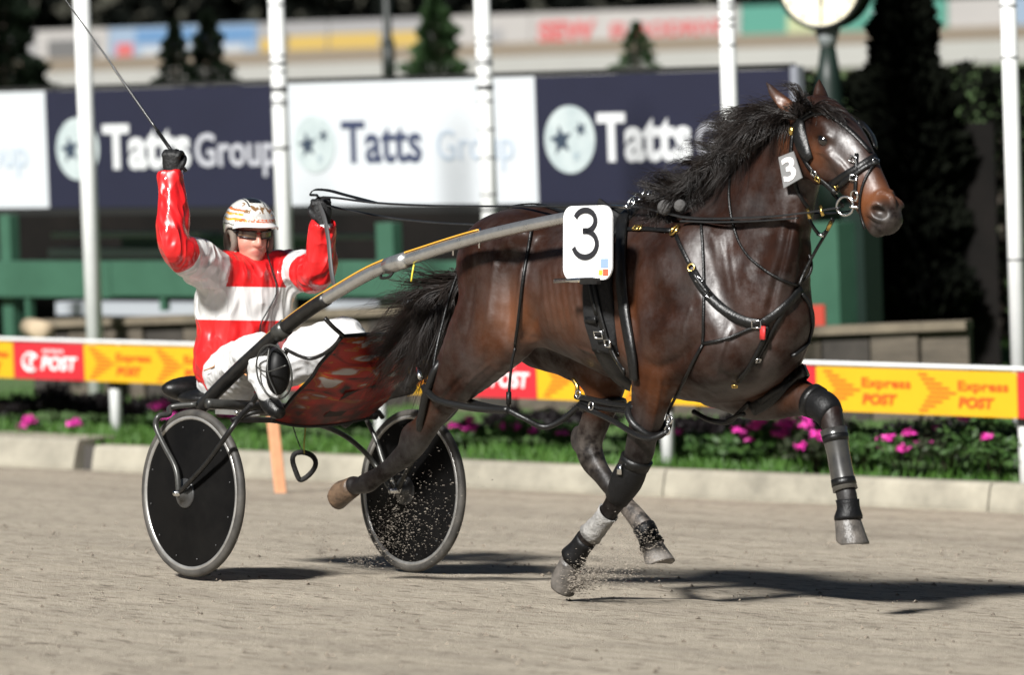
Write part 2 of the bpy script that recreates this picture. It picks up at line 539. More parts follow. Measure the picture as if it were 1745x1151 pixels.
# the banked track as one sheet in the team frame, fine and slightly uneven where the camera looks
def track_sheet():
    a = tolocal(kpt(-40)); c = tolocal(kpt(40))
    xs = np.concatenate([np.linspace(-60, -6, 20), np.linspace(-5.9, 9, 300), np.linspace(9.2, 40, 16)])
    V = []; nrow = 130
    for x in xs:
        # far edge: foot of the kerb; near edge far behind the camera
        # find s on the kerb with local x
        q0, q1 = tolocal(kpt(-9)), tolocal(kpt(16)); t = (x - q0[0]) / (q1[0] - q0[0]); s = -9 + 25 * t
        far = tolocal(kpt(s, .05))[1] + 0.0
        ys = np.concatenate([np.linspace(-45, -7, 14), np.linspace(-6.7, far, nrow - 14)])
        for y in ys: V.append((x, y, 0))
    V = np.array(V); n = nrow
    amp = .010 * np.exp(-((V[:, 0] - 1.5) / 6) ** 2)
    r = np.random.default_rng(5)
    z = np.zeros(len(V))
    for i in range(26):
        k = r.uniform(4, 26); ph = r.uniform(0, 6.28); th = r.normal(math.pi / 2, .5)
        z += np.sin(k * (V[:, 0] * math.cos(th) + V[:, 1] * math.sin(th)) + ph) * 2.2 / k
    V[:, 2] = z * amp * .75 - .008
    F = np.array([(i * n + j, (i + 1) * n + j, (i + 1) * n + j + 1, i * n + j + 1) for i in range(len(xs) - 1) for j in range(n - 1)])
    return V, F
tv, tf = track_sheet()
tme = mesh_from('track', tv, tf)
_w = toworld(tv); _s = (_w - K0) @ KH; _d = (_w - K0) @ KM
vattr(tme, 'dark_band', .75 * np.exp(-((_d + .25) / .22) ** 2) * (.35 + .65 * smooth01(_s, 4, 0)) + .35 * np.exp(-((_d + 1.9 + .12 * _s) / .3) ** 2))  # darker sand along the kerb foot, stronger at left, plus one faint band
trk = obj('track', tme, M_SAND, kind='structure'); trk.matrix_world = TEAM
# loose clods of sand on the track and the spray behind hooves and wheels
def clods(n, pts, smin, smax, stretch=(1, 1, 1), seed=1):
    r = np.random.default_rng(seed)
    base = np.array([(1, 0, -.5), (-.5, .8, -.5), (-.5, -.8, -.5), (.2, .1, .8), (.5, .6, .2)])
    fc = np.array([(0, 2, 1), (0, 1, 4), (1, 3, 4), (1, 2, 3), (2, 0, 3), (0, 4, 3)])
    V = []; F = []
    for i, p in enumerate(pts):
        s = smin + (smax - smin) * r.random() ** 3; a = r.random() * 6.28; ca, sa = math.cos(a), math.sin(a)
        q = base * r.uniform(.6, 1.3, (5, 3)) * s
        q = np.stack([q[:, 0] * ca - q[:, 1] * sa, q[:, 0] * sa + q[:, 1] * ca, q[:, 2] * .7], 1) * stretch
        V.append(q + p); F.append(fc + 5 * i)
    return np.concatenate(V), np.concatenate(F)
r_ = np.random.default_rng(11)
cp = np.stack([r_.uniform(-4.5, 6.5, 4200), r_.uniform(-6, 5.5, 4200), np.full(4200, -.003)], 1)
M_CLOD = mat('damp_sand', (.19, .16, .125), .95, noise=.35, nscale=9)
v, f = clods(0, cp, .002, .017, seed=2)
o = obj('sand_clods', mesh_from('sand_clods', v, f, False), M_CLOD, kind='stuff'); o.matrix_world = TEAM
sp = []
def spray(c, d, n, spread, seed):
    r = np.random.default_rng(seed)
    t = r.random((n, 1)) ** 1.3
    return np.asarray(c) + np.asarray(d) * t + r.normal(0, 1, (n, 3)) * np.asarray(spread) * (.25 + t)
sp.append(spray(P(968, 1000, -.15), [.50, 0, .20], 3600, [.06, .05, .05], 1))
sp.append(spray(P(985, 1000, -.15), [.10, 0, .06], 1500, [.06, .05, .05], 2))
sp.append(spray(P(600, 960, .30), [.45, .1, .28], 1300, [.12, .09, .10], 3))
sp.append(spray(P(660, 900, .48), [.25, -.05, .12], 380, [.15, .03, .14], 4))
sp.append(spray(P(548, 945, .1), [.01, 0, .20], 420, [.05, .03, .05], 5))
sp.append(spray(P(40, 930, 0), [.1, 0, .02], 60, [.06, .05, .01], 6))
sp = np.concatenate(sp); sp = sp[sp[:, 2] > .004]
v, f = clods(0, sp, (.0012), .0042, (2.6, 1, 1), seed=9)
o = obj('sand_spray', mesh_from('sand_spray', v, f, False), mat('flying_sand', (.22, .19, .155), .95, noise=.3, nscale=15), kind='stuff'); o.matrix_world = TEAM
# infield ground, rising slowly to the far bend
ss = np.concatenate([np.linspace(-160, -14, 14), np.linspace(-12, 16, 57), np.linspace(20, 120, 10)])
dd = [0.12, .3, .6, 1, 1.6, 2.4, 3.5, 5, 7, 9, 12, 16, 22, 30, 45, 60, 75, 90]
FAR_Z = 1.62
V = []
for s in ss:
    for d in dd:
        p = kpt(s, d, KTOP - .03 + (.02 * math.sin(s * 3.1 + d * 4) if d > .5 else 0))
        t = float(smooth01(np.array(d), 14, 75)); p[2] = p[2] * (1 - t) + FAR_Z * t
        V.append(p)
n = len(dd)
F = np.array([(i * n + j, (i + 1) * n + j, (i + 1) * n + j + 1, i * n + j + 1) for i in range(len(ss) - 1) for j in range(n - 1)])
obj('infield_ground', mesh_from('infield_ground', V, F), mat('infield_turf', (.040, .095, .020), .95, noise=.5, nscale=2.5, noise_col=(.07, .11, .03), bump=.6, bscale=60), kind='structure')
# ground sheet out to the horizon
obj('ground', (np.array([(-900, -300, -1.6), (900, -300, -1.6), (900, 1500, -1.6), (-900, 1500, -1.6)]), [(0, 1, 2, 3)]), mat('far_ground', (.03, .04, .02), .95, noise=.3, nscale=.05), kind='structure')
# kerb of cast concrete lengths
kerb = thing('kerb', None, None, kpt(0)); kerb['kind'] = 'structure'
M_CONC = mat('concrete', (.265, .245, .195), .9, noise=.38, nscale=2.6, bump=.25, bscale=30)
def kerb_block(s0, s1, lean=.03, top=KTOP, back=.17):
    g = Geo(); V = []
    m = max(2, int((s1 - s0) / .6) + 1)
    prof = [(0, -.06), (.0, .02), (lean, top - .02), (lean + .02, top), (back, top), (back, -.06)]
    for s in np.linspace(s0, s1, m):
        for d, z in prof: V.append(kpt(s, d, z))
    k = len(prof); F = []
    for i in range(m - 1):
        for j in range(k): F.append((i * k + j, (i + 1) * k + j, (i + 1) * k + (j + 1) % k, i * k + (j + 1) % k))
    F.append(tuple(range(k))); F.append(tuple((m - 1) * k + j for j in range(k - 1, -1, -1)))
    V = np.array(V) - np.array(kerb.location)
    return obj('kerb_block', mesh_from('kerb_block', V, F, False), M_CONC, kerb)
sgap = (hit(178, 800, N_, ORG) - K0) @ KH
edges = np.arange(sgap, 12, 2.35)
for i in range(len(edges) - 1): kerb_block(edges[i] + .006, edges[i + 1] - .006)
for i in range(3): kerb_block(edges[-1] + 2.35 * i + .006, edges[-1] + 2.35 * (i + 1) - .006)
obj('kerb_gully', tuple([np.array([kpt(sgap - .16, .10, -.02), kpt(sgap, .10, -.02), kpt(sgap, .12, KTOP - .01), kpt(sgap - .16, .12, KTOP - .01)]) - np.array(kerb.location), [(0, 1, 2, 3)]]), mat('dark_gully', (.05, .045, .04), .9), kerb)
for i in range(4): kerb_block(sgap - .16 - 2.4 * (i + 1) + .006, sgap - .16 - 2.4 * i, .05, KTOP + .03, .42)
# grass, mown strip and rough edge
def grass(name, n, s0, s1, d0, d1, h0, h1, m, seed, w=.006, skip=None):
    r = np.random.default_rng(seed)
    s = r.uniform(s0, s1, n); d = r.uniform(d0, d1, n)
    keep = (np.sin(s * 2.3 + seed) + np.sin(s * 5.1 + d * 4) * .8 + np.sin(s * 11 + d * 7) * .5 + r.normal(0, .6, n)) > -.7
    s, d = s[keep], d[keep]; n = len(s)
    p = np.array([kpt(a, b, KTOP - .03) for a, b in zip(s, d)])
    h = r.uniform(h0, h1, n)[:, None]; a = r.uniform(0, 6.28, n)
    sd = np.stack([np.cos(a), np.sin(a), np.zeros(n)], 1) * w
    ln = np.stack([r.normal(0, .35, n), r.normal(0, .35, n), np.ones(n)], 1) * h
    V = np.stack([p - sd, p + sd, p + ln], 1).reshape(-1, 3)
    F = np.arange(3 * n).reshape(-1, 3)
    obj(name, mesh_from(name, V, F, False), m, kind='stuff')
M_GR1 = mat('fresh_grass', (.030, .092, .010), .6, noise=.5, nscale=3, noise_col=(.065, .145, .018))
M_GR2 = mat('lawn_grass', (.055, .135, .028), .7, noise=.4, nscale=1.5, noise_col=(.075, .14, .03))
grass('lawn', 60000, -4, 11, 1.4, 11, .03, .07, M_GR2, 21, .010)
grass('groundcover', 22000, -3, 10.5, .18, 1.3, .02, .10, M_GR1, 22, .010)
# ------------------------------------------------------------------ plants of the flower bed
M_LF_DARK = mat('purple_leaf', (.006, .004, .0045), .6, spec=.2, noise=.6, nscale=25)
M_LF_GREEN = mat('green_leaf', (.018, .050, .013), .55, spec=.25, noise=.5, nscale=16, noise_col=(.05, .10, .022))
M_LF_BROWN = mat('bronze_leaf', (.022, .030, .013), .55, spec=.25, noise=.5, nscale=22)
M_PINK = mat('pink_petal', (.68, .035, .36), .6, noise=.3, nscale=40)
M_STEM = mat('stem', (.05, .04, .02), .8)
def leaves(n, c, r, size, seed, flat=.6):
    g = np.random.default_rng(seed)
    u = g.normal(0, 1, (n, 3)); u /= np.linalg.norm(u, axis=1)[:, None]; u[:, 2] = np.abs(u[:, 2]) * 1.0 - .15
    lump = 1 + .28 * np.sin(u[:, 0] * 5 + seed) * np.cos(u[:, 1] * 6 - seed) + .15 * np.sin(u[:, 2] * 11 + seed)
    p = np.asarray(c) + u * np.asarray(r) * (g.random((n, 1)) ** .45) * lump[:, None]
    a = g.normal(0, 1, (n, 3)); a /= np.linalg.norm(a, axis=1)[:, None]
    b = np.cross(a, u + g.normal(0, .5, (n, 3))); b /= np.linalg.norm(b, axis=1)[:, None] + 1e-6
    s = (size * g.uniform(.6, 1.3, n))[:, None]
    V = np.stack([p - a * s, p + b * s * .45, p + a * s, p - b * s * .45], 1).reshape(-1, 3)
    return V, np.arange(4 * n).reshape(-1, 4)
def plant(name, label, cat, base, h, w, m, n, size, seed, flowers=0, group=None):
    t = thing(name, label, cat, base, group=group)
    v, f = leaves(n, (0, 0, h * .50), (w, w, h * .55), size, seed)
    obj('foliage', mesh_from('foliage', v, f, False), m, t)
    g = Geo(); rr = np.random.default_rng(seed)
    for i in range(5):
        e = np.array([rr.normal(0, w * .4), rr.normal(0, w * .4), h * .7]); g.add(*tube([(0, 0, -.03), e * .5 + [0, 0, .02], e], np.array([.009, .006, .003]), 5))
    obj('stems', g.out(), M_STEM, t, kind='stuff')
    for i in range(flowers):
        a = rr.uniform(-2.6, -.2); c = np.array([math.cos(a) * w * rr.uniform(.2, .9), math.sin(a) * w * .9, h * rr.uniform(.55, 1.1)])
        v2, f2 = leaves(34, c, (.046, .046, .032), .022, seed * 50 + i)
        obj('flower', mesh_from('flower', v2, f2, False), M_PINK, t)
    return t
def bedpt(u, v): return ground(u, v)
dark_px = [(25, 722), (95, 724), (170, 722), (260, 724), (330, 724), (560, 730), (870, 742), (935, 748), (1010, 752), (1180, 766), (1245, 770), (1330, 774), (1400, 778), (1480, 782), (1545, 786), (1625, 792), (1700, 796)]
ordw = ['first', 'second', 'third', 'fourth', 'fifth', 'sixth', 'seventh', 'eighth', 'ninth', 'tenth', 'eleventh', 'twelfth', 'thirteenth', 'fourteenth', 'fifteenth', 'sixteenth', 'seventeenth', 'eighteenth']
for i, (u, v) in enumerate(dark_px):
    b_ = bedpt(u, v); rr = np.random.default_rng(400 + i)
    plant('dark_shrub', 'dark purple leaved shrub in the bed under the advertising rail, %s from the left' % ordw[i], 'shrub', b_, rr.uniform(.16, .32), rr.uniform(.16, .27), M_LF_DARK, 900, .032, 400 + i, 0, 'dark leaved shrubs in the flower bed')
gr_px = [(50, 752, 3, .5), (130, 750, 2, .4), (290, 748, 6, .9), (395, 752, 4, .8), (590, 762, 6, 1.0), (690, 772, 2, .9), (790, 776, 5, .9), (880, 776, 3, 1.0), (965, 780, 1, .8), (1090, 790, 2, .8), (1180, 800, 1, .95), (1250, 806, 1, 1.1),
         (1318, 804, 20, 1.5), (1392, 818, 7, 1.3), (1470, 820, 1, 1.35), (1548, 824, 6, 1.5), (1620, 826, 1, 1.6), (1690, 832, 1, 1.85), (1760, 836, 4, 1.6)]
ordw += ['nineteenth', 'twentieth']
for i, (u, v, fl, k) in enumerate(gr_px):
    b_ = bedpt(u, v - 10); rr = np.random.default_rng(500 + i)
    plant('flowering_bush', 'low green bush with pink flowers just behind the kerb, %s from the left' % ordw[i], 'bush', b_, .21 * k, .17 * k, M_LF_BROWN if i in (13, 16) else M_LF_GREEN, 1000, .028, 500 + i, fl, 'pink flowering bushes along the kerb')
# ------------------------------------------------------------------ the running rail with its advertising panels
pA, pB = ground(190, 742), ground(1738, 833)
RH = nrm([pB[0] - pA[0], pB[1] - pA[1], 0]); RN = nrm([RH[1], -RH[0], 0])          # along the rail, towards the camera
if RN[1] > 0: RN = -RN
def on_rail(u, v):
    return hit(u, v, RN, pA)
RT = [on_rail(0, 579), on_rail(1745, 631)]; RB = [on_rail(0, 643), on_rail(1745, 713)]
def rail_edge(s, top):
    q = RT if top else RB
    s0, s1 = (q[0] - pA) @ RH, (q[1] - pA) @ RH
    z = q[0][2] + (q[1][2] - q[0][2]) * (s - s0) / (s1 - s0)
    return np.array([pA[0], pA[1], 0]) + RH * s + UPZ * z
def rail_s(u, v=640): return (on_rail(u, v) - pA) @ RH
rail = thing('running_rail', 'white running rail hung with yellow and red advertising panels', 'rail', pA)
RO = np.array(pA)
M_WHITE = mat('white_paint', (.72, .73, .72), .4, noise=.06, nscale=6, rnoise=.1)
M_YEL = mat('panel_yellow', (.62, .345, .010), .45, noise=.05, nscale=3)
M_RED = mat('panel_red', (.50, .020, .030), .45, noise=.08, nscale=3)
M_ORANGE = mat('orange_print', (.55, .095, .010), .5)
M_WPRINT = mat('white_print', (.78, .74, .74), .5)
px_e = [(-330, 'r'), (-150, 'y'), (30, 'r'), (150, 'y'), (392, 'r'), (518, 'y'), (792, 'r'), (920, 'y'), (1212, 'r'), (1396, 'y'), (1739, 'r'), (1930, 'y'), (2250, 'r')]
sE = [rail_s(u) for u, _ in px_e]
def rl(x): return np.asarray(x) - RO
vis_s = []
for i in range(len(sE) - 1):
    s0, s1 = sE[i] + .003, sE[i + 1] - .003; c_ = px_e[i][1]
    a0, a1, b0, b1 = rail_edge(s0, 0), rail_edge(s1, 0), rail_edge(s0, 1) - [0, 0, .012], rail_edge(s1, 1) - [0, 0, .012]
    V = [rl(p + RN * .032) for p in (a0, a1, b1, b0)] + [rl(p + RN * .026) for p in (a0, a1, b1, b0)]
    pn = obj('advertising_panel', (np.array(V) + RO if False else np.array(V), [(0, 1, 2, 3), (7, 6, 5, 4), (0, 4, 5, 1), (1, 5, 6, 2), (2, 6, 7, 3), (3, 7, 4, 0)]), M_YEL if c_ == 'y' else M_RED, rail, smooth=False)
    ay = nrm(b0 - a0); ax = nrm(a1 - a0); H = np.linalg.norm(b0 - a0); Wd = s1 - s0; an = RN
    og = rl(a0 + RN * .032)
    def put(name, geo, m): obj(name, geo, m, pn, smooth=False)
    if c_ == 'r':
        put('lettering', lay_text('POST', og + ax * Wd * .40 + ay * H * .27, ax, ay, an, Wd * .52, H * .36, bold=.03, shear=.2), M_WPRINT)
        put('lettering', lay_text('AUSTRALIA', og + ax * Wd * .42 + ay * H * .74, ax, ay, an, Wd * .30, H * .09), M_WPRINT)
        cc = og + ax * Wd * .25 + ay * H * .46
        put('emblem', tube([cc + ax * (Wd * .105 * math.cos(a)) + ay * (H * .24 * math.sin(a)) + an * .004 for a in np.linspace(.5, 5.4, 22)], .012, 6), M_WPRINT)
        put('emblem', strap(np.array([cc + ax * Wd * .0 + an * .004 - ay * H * .16, cc + an * .004 + ay * H * .10, cc + ax * Wd * .05 + an * .004 + ay * H * .12]), an, .03, .002), M_WPRINT)
    else:
        for x0 in (.02, .50):
            g = Geo()                                  # barred arrow of short stripes
            for j in range(9):
                yy = .10 + .80 * j / 8; w = .045 + .085 * (1 - abs(j - 4) / 4)
                sft = .055 * (1 - abs(j - 4) / 4)
                g.add(*box(og + ax * Wd * (x0 + .02 + sft + w * .5) + ay * H * yy + an * .003, Wd * w * .5, H * .024, .0008, [ax, ay, an]))
            put('arrow_print', g.out(), M_ORANGE)
            put('lettering', lay_text('Express', og + ax * Wd * (x0 + .215) + ay * H * .58, ax, ay, an, Wd * .245, H * .21, bold=.012), M_ORANGE)
            put('lettering', lay_text('POST', og + ax * Wd * (x0 + .215) + ay * H * .20, ax, ay, an, Wd * .175, H * .22, bold=.04, shear=.15), M_ORANGE)
s_lo, s_hi = sE[0], sE[-1]
obj('rail_top', tube([rl(rail_edge(s, 1) + UPZ * .006) for s in np.linspace(s_lo, s_hi, 24)], .013, 12), M_WHITE, rail)
for u in (-260, 190, 640, 1128, 1738, 2400):
    s = rail_s(u, 740); t_ = rail_edge(s, 1); f_ = hit(*proj(t_ + UPZ * 0), INN, IN0)
    base = np.array([t_[0], t_[1], kpt((t_ - np.array([K0[0], K0[1], 0])) @ KH, 1, KTOP - .05)[2]])
    V_ = tube([rl(base - UPZ * .05 - RN * .05), rl(rail_edge(s, 0) - RN * .05), rl(t_ - RN * .05)], .042, 14)
    obj('post', V_, M_WHITE, rail)
    obj('post_collar', tube([rl(rail_edge(s, 0) - RN * .05 - UPZ * .05), rl(rail_edge(s, 0) - RN * .05 + UPZ * .01)], .046, 14), mat('dark_collar', (.03, .03, .03), .6), rail)
# ------------------------------------------------------------------ tall white poles behind the rail
M_BAND = mat('black_band', (.06, .06, .065), .6)
pole_px = [((135, 0), (166, 690), []), ((464, 0), (496, 690), [8, 95, 108, 122, 150, 155, 172, 178, 252]), ((818, 0), (846, 700), [64, 76, 100, 108, 130, 147, 152, 172, 220, 268, 331, 357, 381]),
           ((1238, 0), (1262, 742), [5, 14, 32, 44, 77, 200]), ((1718, 0), (1742, 800), [10, 98, 442])]
plab = ['tall white pole left of the driver, without any bands', 'tall white pole with dark bands directly behind the helmet', 'tall white pole crossing the white billboard, thin black ties',
        'tall white pole rising behind the horse mane', 'tall white pole at the right edge, by the hedge']
for (tp, bt, bands), lb in zip(pole_px, plab):
    b_ = ground(*bt); dep = (b_ - C_POS) @ C_FWD
    t = thing('white_pole', lb, 'pole', b_, group='tall white poles behind the rail')
    h = (bt[1] - tp[1]) * dep / FPX + .9
    r0 = 14.2 * dep / FPX
    obj('shaft', tube([(0, 0, -.1), (0, 0, h)], np.array([r0 * 1.02, r0 * .94]), 20), M_WHITE, t)
    for y in bands:
        z = (bt[1] - y) * dep / FPX; th_ = .005 if y % 3 else .011
        obj('band', tube([(0, 0, z - th_), (0, 0, z + th_)], r0 * 1.05, 20), M_BAND, t)
# ------------------------------------------------------------------ the billboard on its green stand
zl, zr = 45.0, 39.6
B0, B1 = at(80, 350, zl), at(1350, 345, zr)
BH = nrm([B1[0] - B0[0], B1[1] - B0[1], 0]); BN = nrm([BH[1], -BH[0], 0]); BN = BN if BN[1] < 0 else -BN
def on_bb(u, v, off=0.0): return hit(u, v, BN, B0 + BN * off)
bb = thing('billboard', 'long billboard of navy and white panels with a round logo', 'billboard', B0 - UPZ * 1.2)
BO = np.array(bb.location)
M_NAVY = mat('navy_panel', (.0115, .0125, .030), .5, noise=.08, nscale=2)
M_BWHITE = mat('white_panel', (.50, .525, .55), .5, noise=.03, nscale=2)
M_LOGO = mat('logo_grey', (.34, .40, .41), .5, noise=.25, nscale=5, noise_col=(.46, .51, .51))
M_LOGOD = mat('logo_dark', (.03, .045, .07), .5)
M_LNAVY = mat('navy_print', (.035, .045, .09), .5)
M_LPALE = mat('pale_print', (.36, .42, .49), .5)
M_LGREY = mat('silver_print', (.38, .385, .42), .5)
M_LWHITE = mat('bright_print', (.55, .56, .57), .5)
b_top = lambda u: 151.5 - .0185 * u if u < 915 else 134.6 - .0385 * (u - 915)
ub = [-330, 80, 485, 915, 1352]
sb = [(on_bb(u, 250) - B0) @ BH for u in ub]
sb[0] = sb[1] - (sb[2] - sb[1])
zt_ = [on_bb(u, b_top(u))[2] for u in ub[1:]]; zb_ = [on_bb(u, 349)[2] for u in ub[1:]]
ztop, zbot = float(np.mean(zt_)), float(np.mean(zb_))
def bbp(s, z): return np.array([B0[0], B0[1], 0]) + BH * s + UPZ * z - BO
for i in range(4):
    s0, s1 = sb[i] + .004, sb[i + 1] - .004; navy = i % 2 == 1
    a0 = bbp(s0, zbot); W_, H_ = s1 - s0, ztop - zbot
    V = [a0, a0 + BH * W_, a0 + BH * W_ + UPZ * H_, a0 + UPZ * H_]; V = np.array(V + [p - BN * .04 for p in V])
    pn = obj('panel', (V, [(0, 1, 2, 3), (7, 6, 5, 4), (0, 4, 5, 1), (1, 5, 6, 2), (2, 6, 7, 3), (3, 7, 4, 0)]), M_NAVY if navy else M_BWHITE, bb, smooth=False)
    cx_, cy_, rad = a0 + BH * W_ * (.135 if navy else .125) + UPZ * H_ * .50, 0, H_ * (.265 if navy else .235)
    k = 40; g = Geo()
    ringp = [cx_ + BH * rad * math.cos(a) + UPZ * rad * math.sin(a) for a in np.linspace(0, 2 * math.pi, k, endpoint=False)]
    obj('logo_disc', (np.array([p + BN * .002 for p in ringp] + [p + BN * .008 for p in ringp]), [tuple(range(k, 2 * k))] + [(j, (j + 1) % k, k + (j + 1) % k, k + j) for j in range(k)]), M_LOGO, pn, smooth=False)
    def star(c, r, rot=0.0):
        p = []
        for j in range(10):
            rr = r if j % 2 == 0 else r * .42; a = math.pi / 2 + j * math.pi / 5 + rot
            p.append(c + BH * rr * math.cos(a) + UPZ * rr * math.sin(a) + BN * .011)
        return np.array(p + [c + BN * .011]), [(j, (j + 1) % 10, 10) for j in range(10)]
    g = Geo()
    g.add(*star(cx_ + BH * rad * -.34 - UPZ * rad * .02, rad * .48, .15)); g.add(*star(cx_ + BH * rad * .46 + UPZ * rad * .30, rad * .26, .3))
    obj('logo_stars', g.out(), M_LOGOD, pn, smooth=False)
    g = Geo(); g.add(*star(cx_ + BH * rad * .25 - UPZ * rad * .50, rad * .2, .2))
    obj('logo_stars', g.out(), mat('logo_mid', (.28, .34, .37), .5), pn, smooth=False)
    bl = (ztop - zbot) * .345
    if navy:
        obj('lettering', lay_text('Tatts', a0 + BH * W_ * .245 + UPZ * bl * .98, BH, UPZ, BN, W_ * .37, H_ * .355, bold=.035), M_LWHITE, pn, smooth=False)
        obj('lettering', lay_text('Group', a0 + BH * W_ * .635 + UPZ * bl * .98, BH, UPZ, BN, W_ * .335, H_ * .27, bold=.018), M_LGREY, pn, smooth=False)
    else:
        obj('lettering', lay_text('Tatts', a0 + BH * W_ * .235 + UPZ * bl * 1.02, BH, UPZ, BN, W_ * .32, H_ * .33, bold=.018), M_LNAVY, pn, smooth=False)
        obj('lettering', lay_text('Group', a0 + BH * W_ * .615 + UPZ * bl * 1.02, BH, UPZ, BN, W_ * .30, H_ * .25, bold=.0), M_LPALE, pn, smooth=False)
M_FRAMEG = mat('frame_grey', (.20, .21, .24), .5)
obj('end_post', box(bbp(sb[4] + .03, (ztop + zbot) / 2) - BN * .03, .035, .035, (ztop - zbot) / 2 + .02, [BH, -BN, UPZ]), M_FRAMEG, bb, smooth=False)
obj('bottom_rail', box(bbp((sb[0] + sb[4]) / 2, zbot - .035) - BN * .03, (sb[4] - sb[0]) / 2, .03, .028, [BH, -BN, UPZ]), M_BLACKPAINT if 'M_BLACKPAINT' in globals() else mat('black_paint', (.012, .012, .012), .5), bb, smooth=False)
obj('top_rail', box(bbp((sb[0] + sb[4]) / 2, ztop + .022) - BN * .03, (sb[4] - sb[0]) / 2, .03, .018, [BH, -BN, UPZ]), mat('black_paint', (.012, .012, .012), .5), bb, smooth=False)
# green steel stand in front of and under the boards
M_GREEN = mat('green_paint', (.034, .095, .060), .5, noise=.15, nscale=2, rnoise=.1)
M_DGREEN = mat('dark_green_paint', (.004, .013, .009), .5, noise=.2, nscale=2)
st = thing('green_stand', 'green steel stand of posts and a wide beam under the billboard', 'stand', B0 - UPZ * 1.2 + BN * .02)
SO = np.array(st.location)
def stand_box(name, u0, v0, u1, v1, off, dep, m, vert=False):
    a, c = on_bb(u0, v0, off), on_bb(u1, v1, off)
    if vert: zt, zb = a[2], c[2]
    else: zt, zb = a[2], c[2]
    s0, s1 = (a - B0) @ BH, (c - B0) @ BH
    cen = np.array([B0[0], B0[1], 0]) + BH * (s0 + s1) / 2 + UPZ * (zt + zb) / 2 + BN * (off - dep) - SO
    obj(name, box(cen, abs(s1 - s0) / 2, dep, abs(zt - zb) / 2, [BH, -BN, UPZ]), m, st, smooth=False)
for k_, (u0, u1) in enumerate(((-160, 250), (250, 640), (640, 1010), (1010, 1360))):
    um = (u0 + u1) / 2
    a, c = on_bb(um, 441), on_bb(um, 501); s0, s1 = (on_bb(u0, 470) - B0) @ BH, (on_bb(u1, 470) - B0) @ BH
    cen = np.array([B0[0], B0[1], 0]) + BH * (s0 + s1) / 2 + UPZ * ((a[2] + c[2]) / 2) + BN * .35 - SO
    obj('beam', box(cen, (s1 - s0) / 2 - .004, .05, (a[2] - c[2]) / 2, [BH, -BN, UPZ]), M_GREEN, st, smooth=False)
stand_box('post', -2, 366, 24, 575, .30, .05, M_GREEN); stand_box('post', 640, 380, 674, 530, .30, .05, M_GREEN)
stand_box('post', 40, 460, 52, 570, .38, .03, M_GREEN); stand_box('post', 270, 460, 281, 530, .38, .03, M_GREEN)
stand_box('post', 1372, 380, 1432, 555, .1, .12, M_GREEN); stand_box('post', 1434, 350, 1476, 560, -.1, .10, M_DGREEN)
# pale bench planks behind the beam
bn_ = thing('bench', 'pale grey bench planks showing behind the green stand', 'bench', B0 - UPZ * 1.2 - BN * .9)
NO = np.array(bn_.location)
for u0, v0, u1, v1, m_ in ((90, 396, 345, 405, 1), (85, 424, 345, 438, 0), (98, 516, 352, 538, 0), (-120, 424, 0, 438, 0), (480, 400, 640, 408, 1), (560, 515, 760, 530, 0)):
    a, c = on_bb(u0, (v0 + v1) / 2, -.7), on_bb(u1, (v0 + v1) / 2, -.7); zt, zb = on_bb((u0 + u1) / 2, v0, -.7)[2], on_bb((u0 + u1) / 2, v1, -.7)[2]
    s0, s1 = (a - B0) @ BH, (c - B0) @ BH
    obj('plank', box(np.array([B0[0], B0[1], 0]) + BH * (s0 + s1) / 2 + UPZ * (zt + zb) / 2 - BN * .8 - NO, (s1 - s0) / 2, .12, (zt - zb) / 2, [BH, -BN, UPZ]), mat('pale_plank', (.33, .35, .38), .5) if not m_ else mat('worn_plank', (.25, .30, .27), .6), bn_, smooth=False)
obj('bench_rail', box(np.array([B0[0], B0[1], 0]) + BH * 1.2 + UPZ * on_bb(200, 414, -.7)[2] - BN * .85 - NO, 1.2, .03, .05, [BH, -BN, UPZ]), M_GREEN, bn_, smooth=False)
# added black sheet, its colour painted as the shade under the boards
sc_ = thing('shade_backdrop', 'black sheet added behind the billboard stand, painted as shade', 'backdrop', B0 - UPZ * 1.2 - BN * 2.2)
V = []
for i in range(41):
    for z in (-1.6, -.2, zbot + .5):
        s = -14 + (14 + sb[4] + .1) * i / 40; V.append(np.array([B0[0], B0[1], 0]) + BH * s + UPZ * z - BN * (2.2 + .05 * math.sin(i * 1.3)) - np.array(sc_.location))
obj('sheeting', (np.array(V), [(i * 3 + j, (i + 1) * 3 + j, (i + 1) * 3 + j + 1, i * 3 + j + 1) for i in range(40) for j in range(2)]), mat('painted_shade', (.0045, .0045, .0042), .9, spec=.1, noise=.5, nscale=1.2, noise_col=(.012, .010, .009)), sc_)
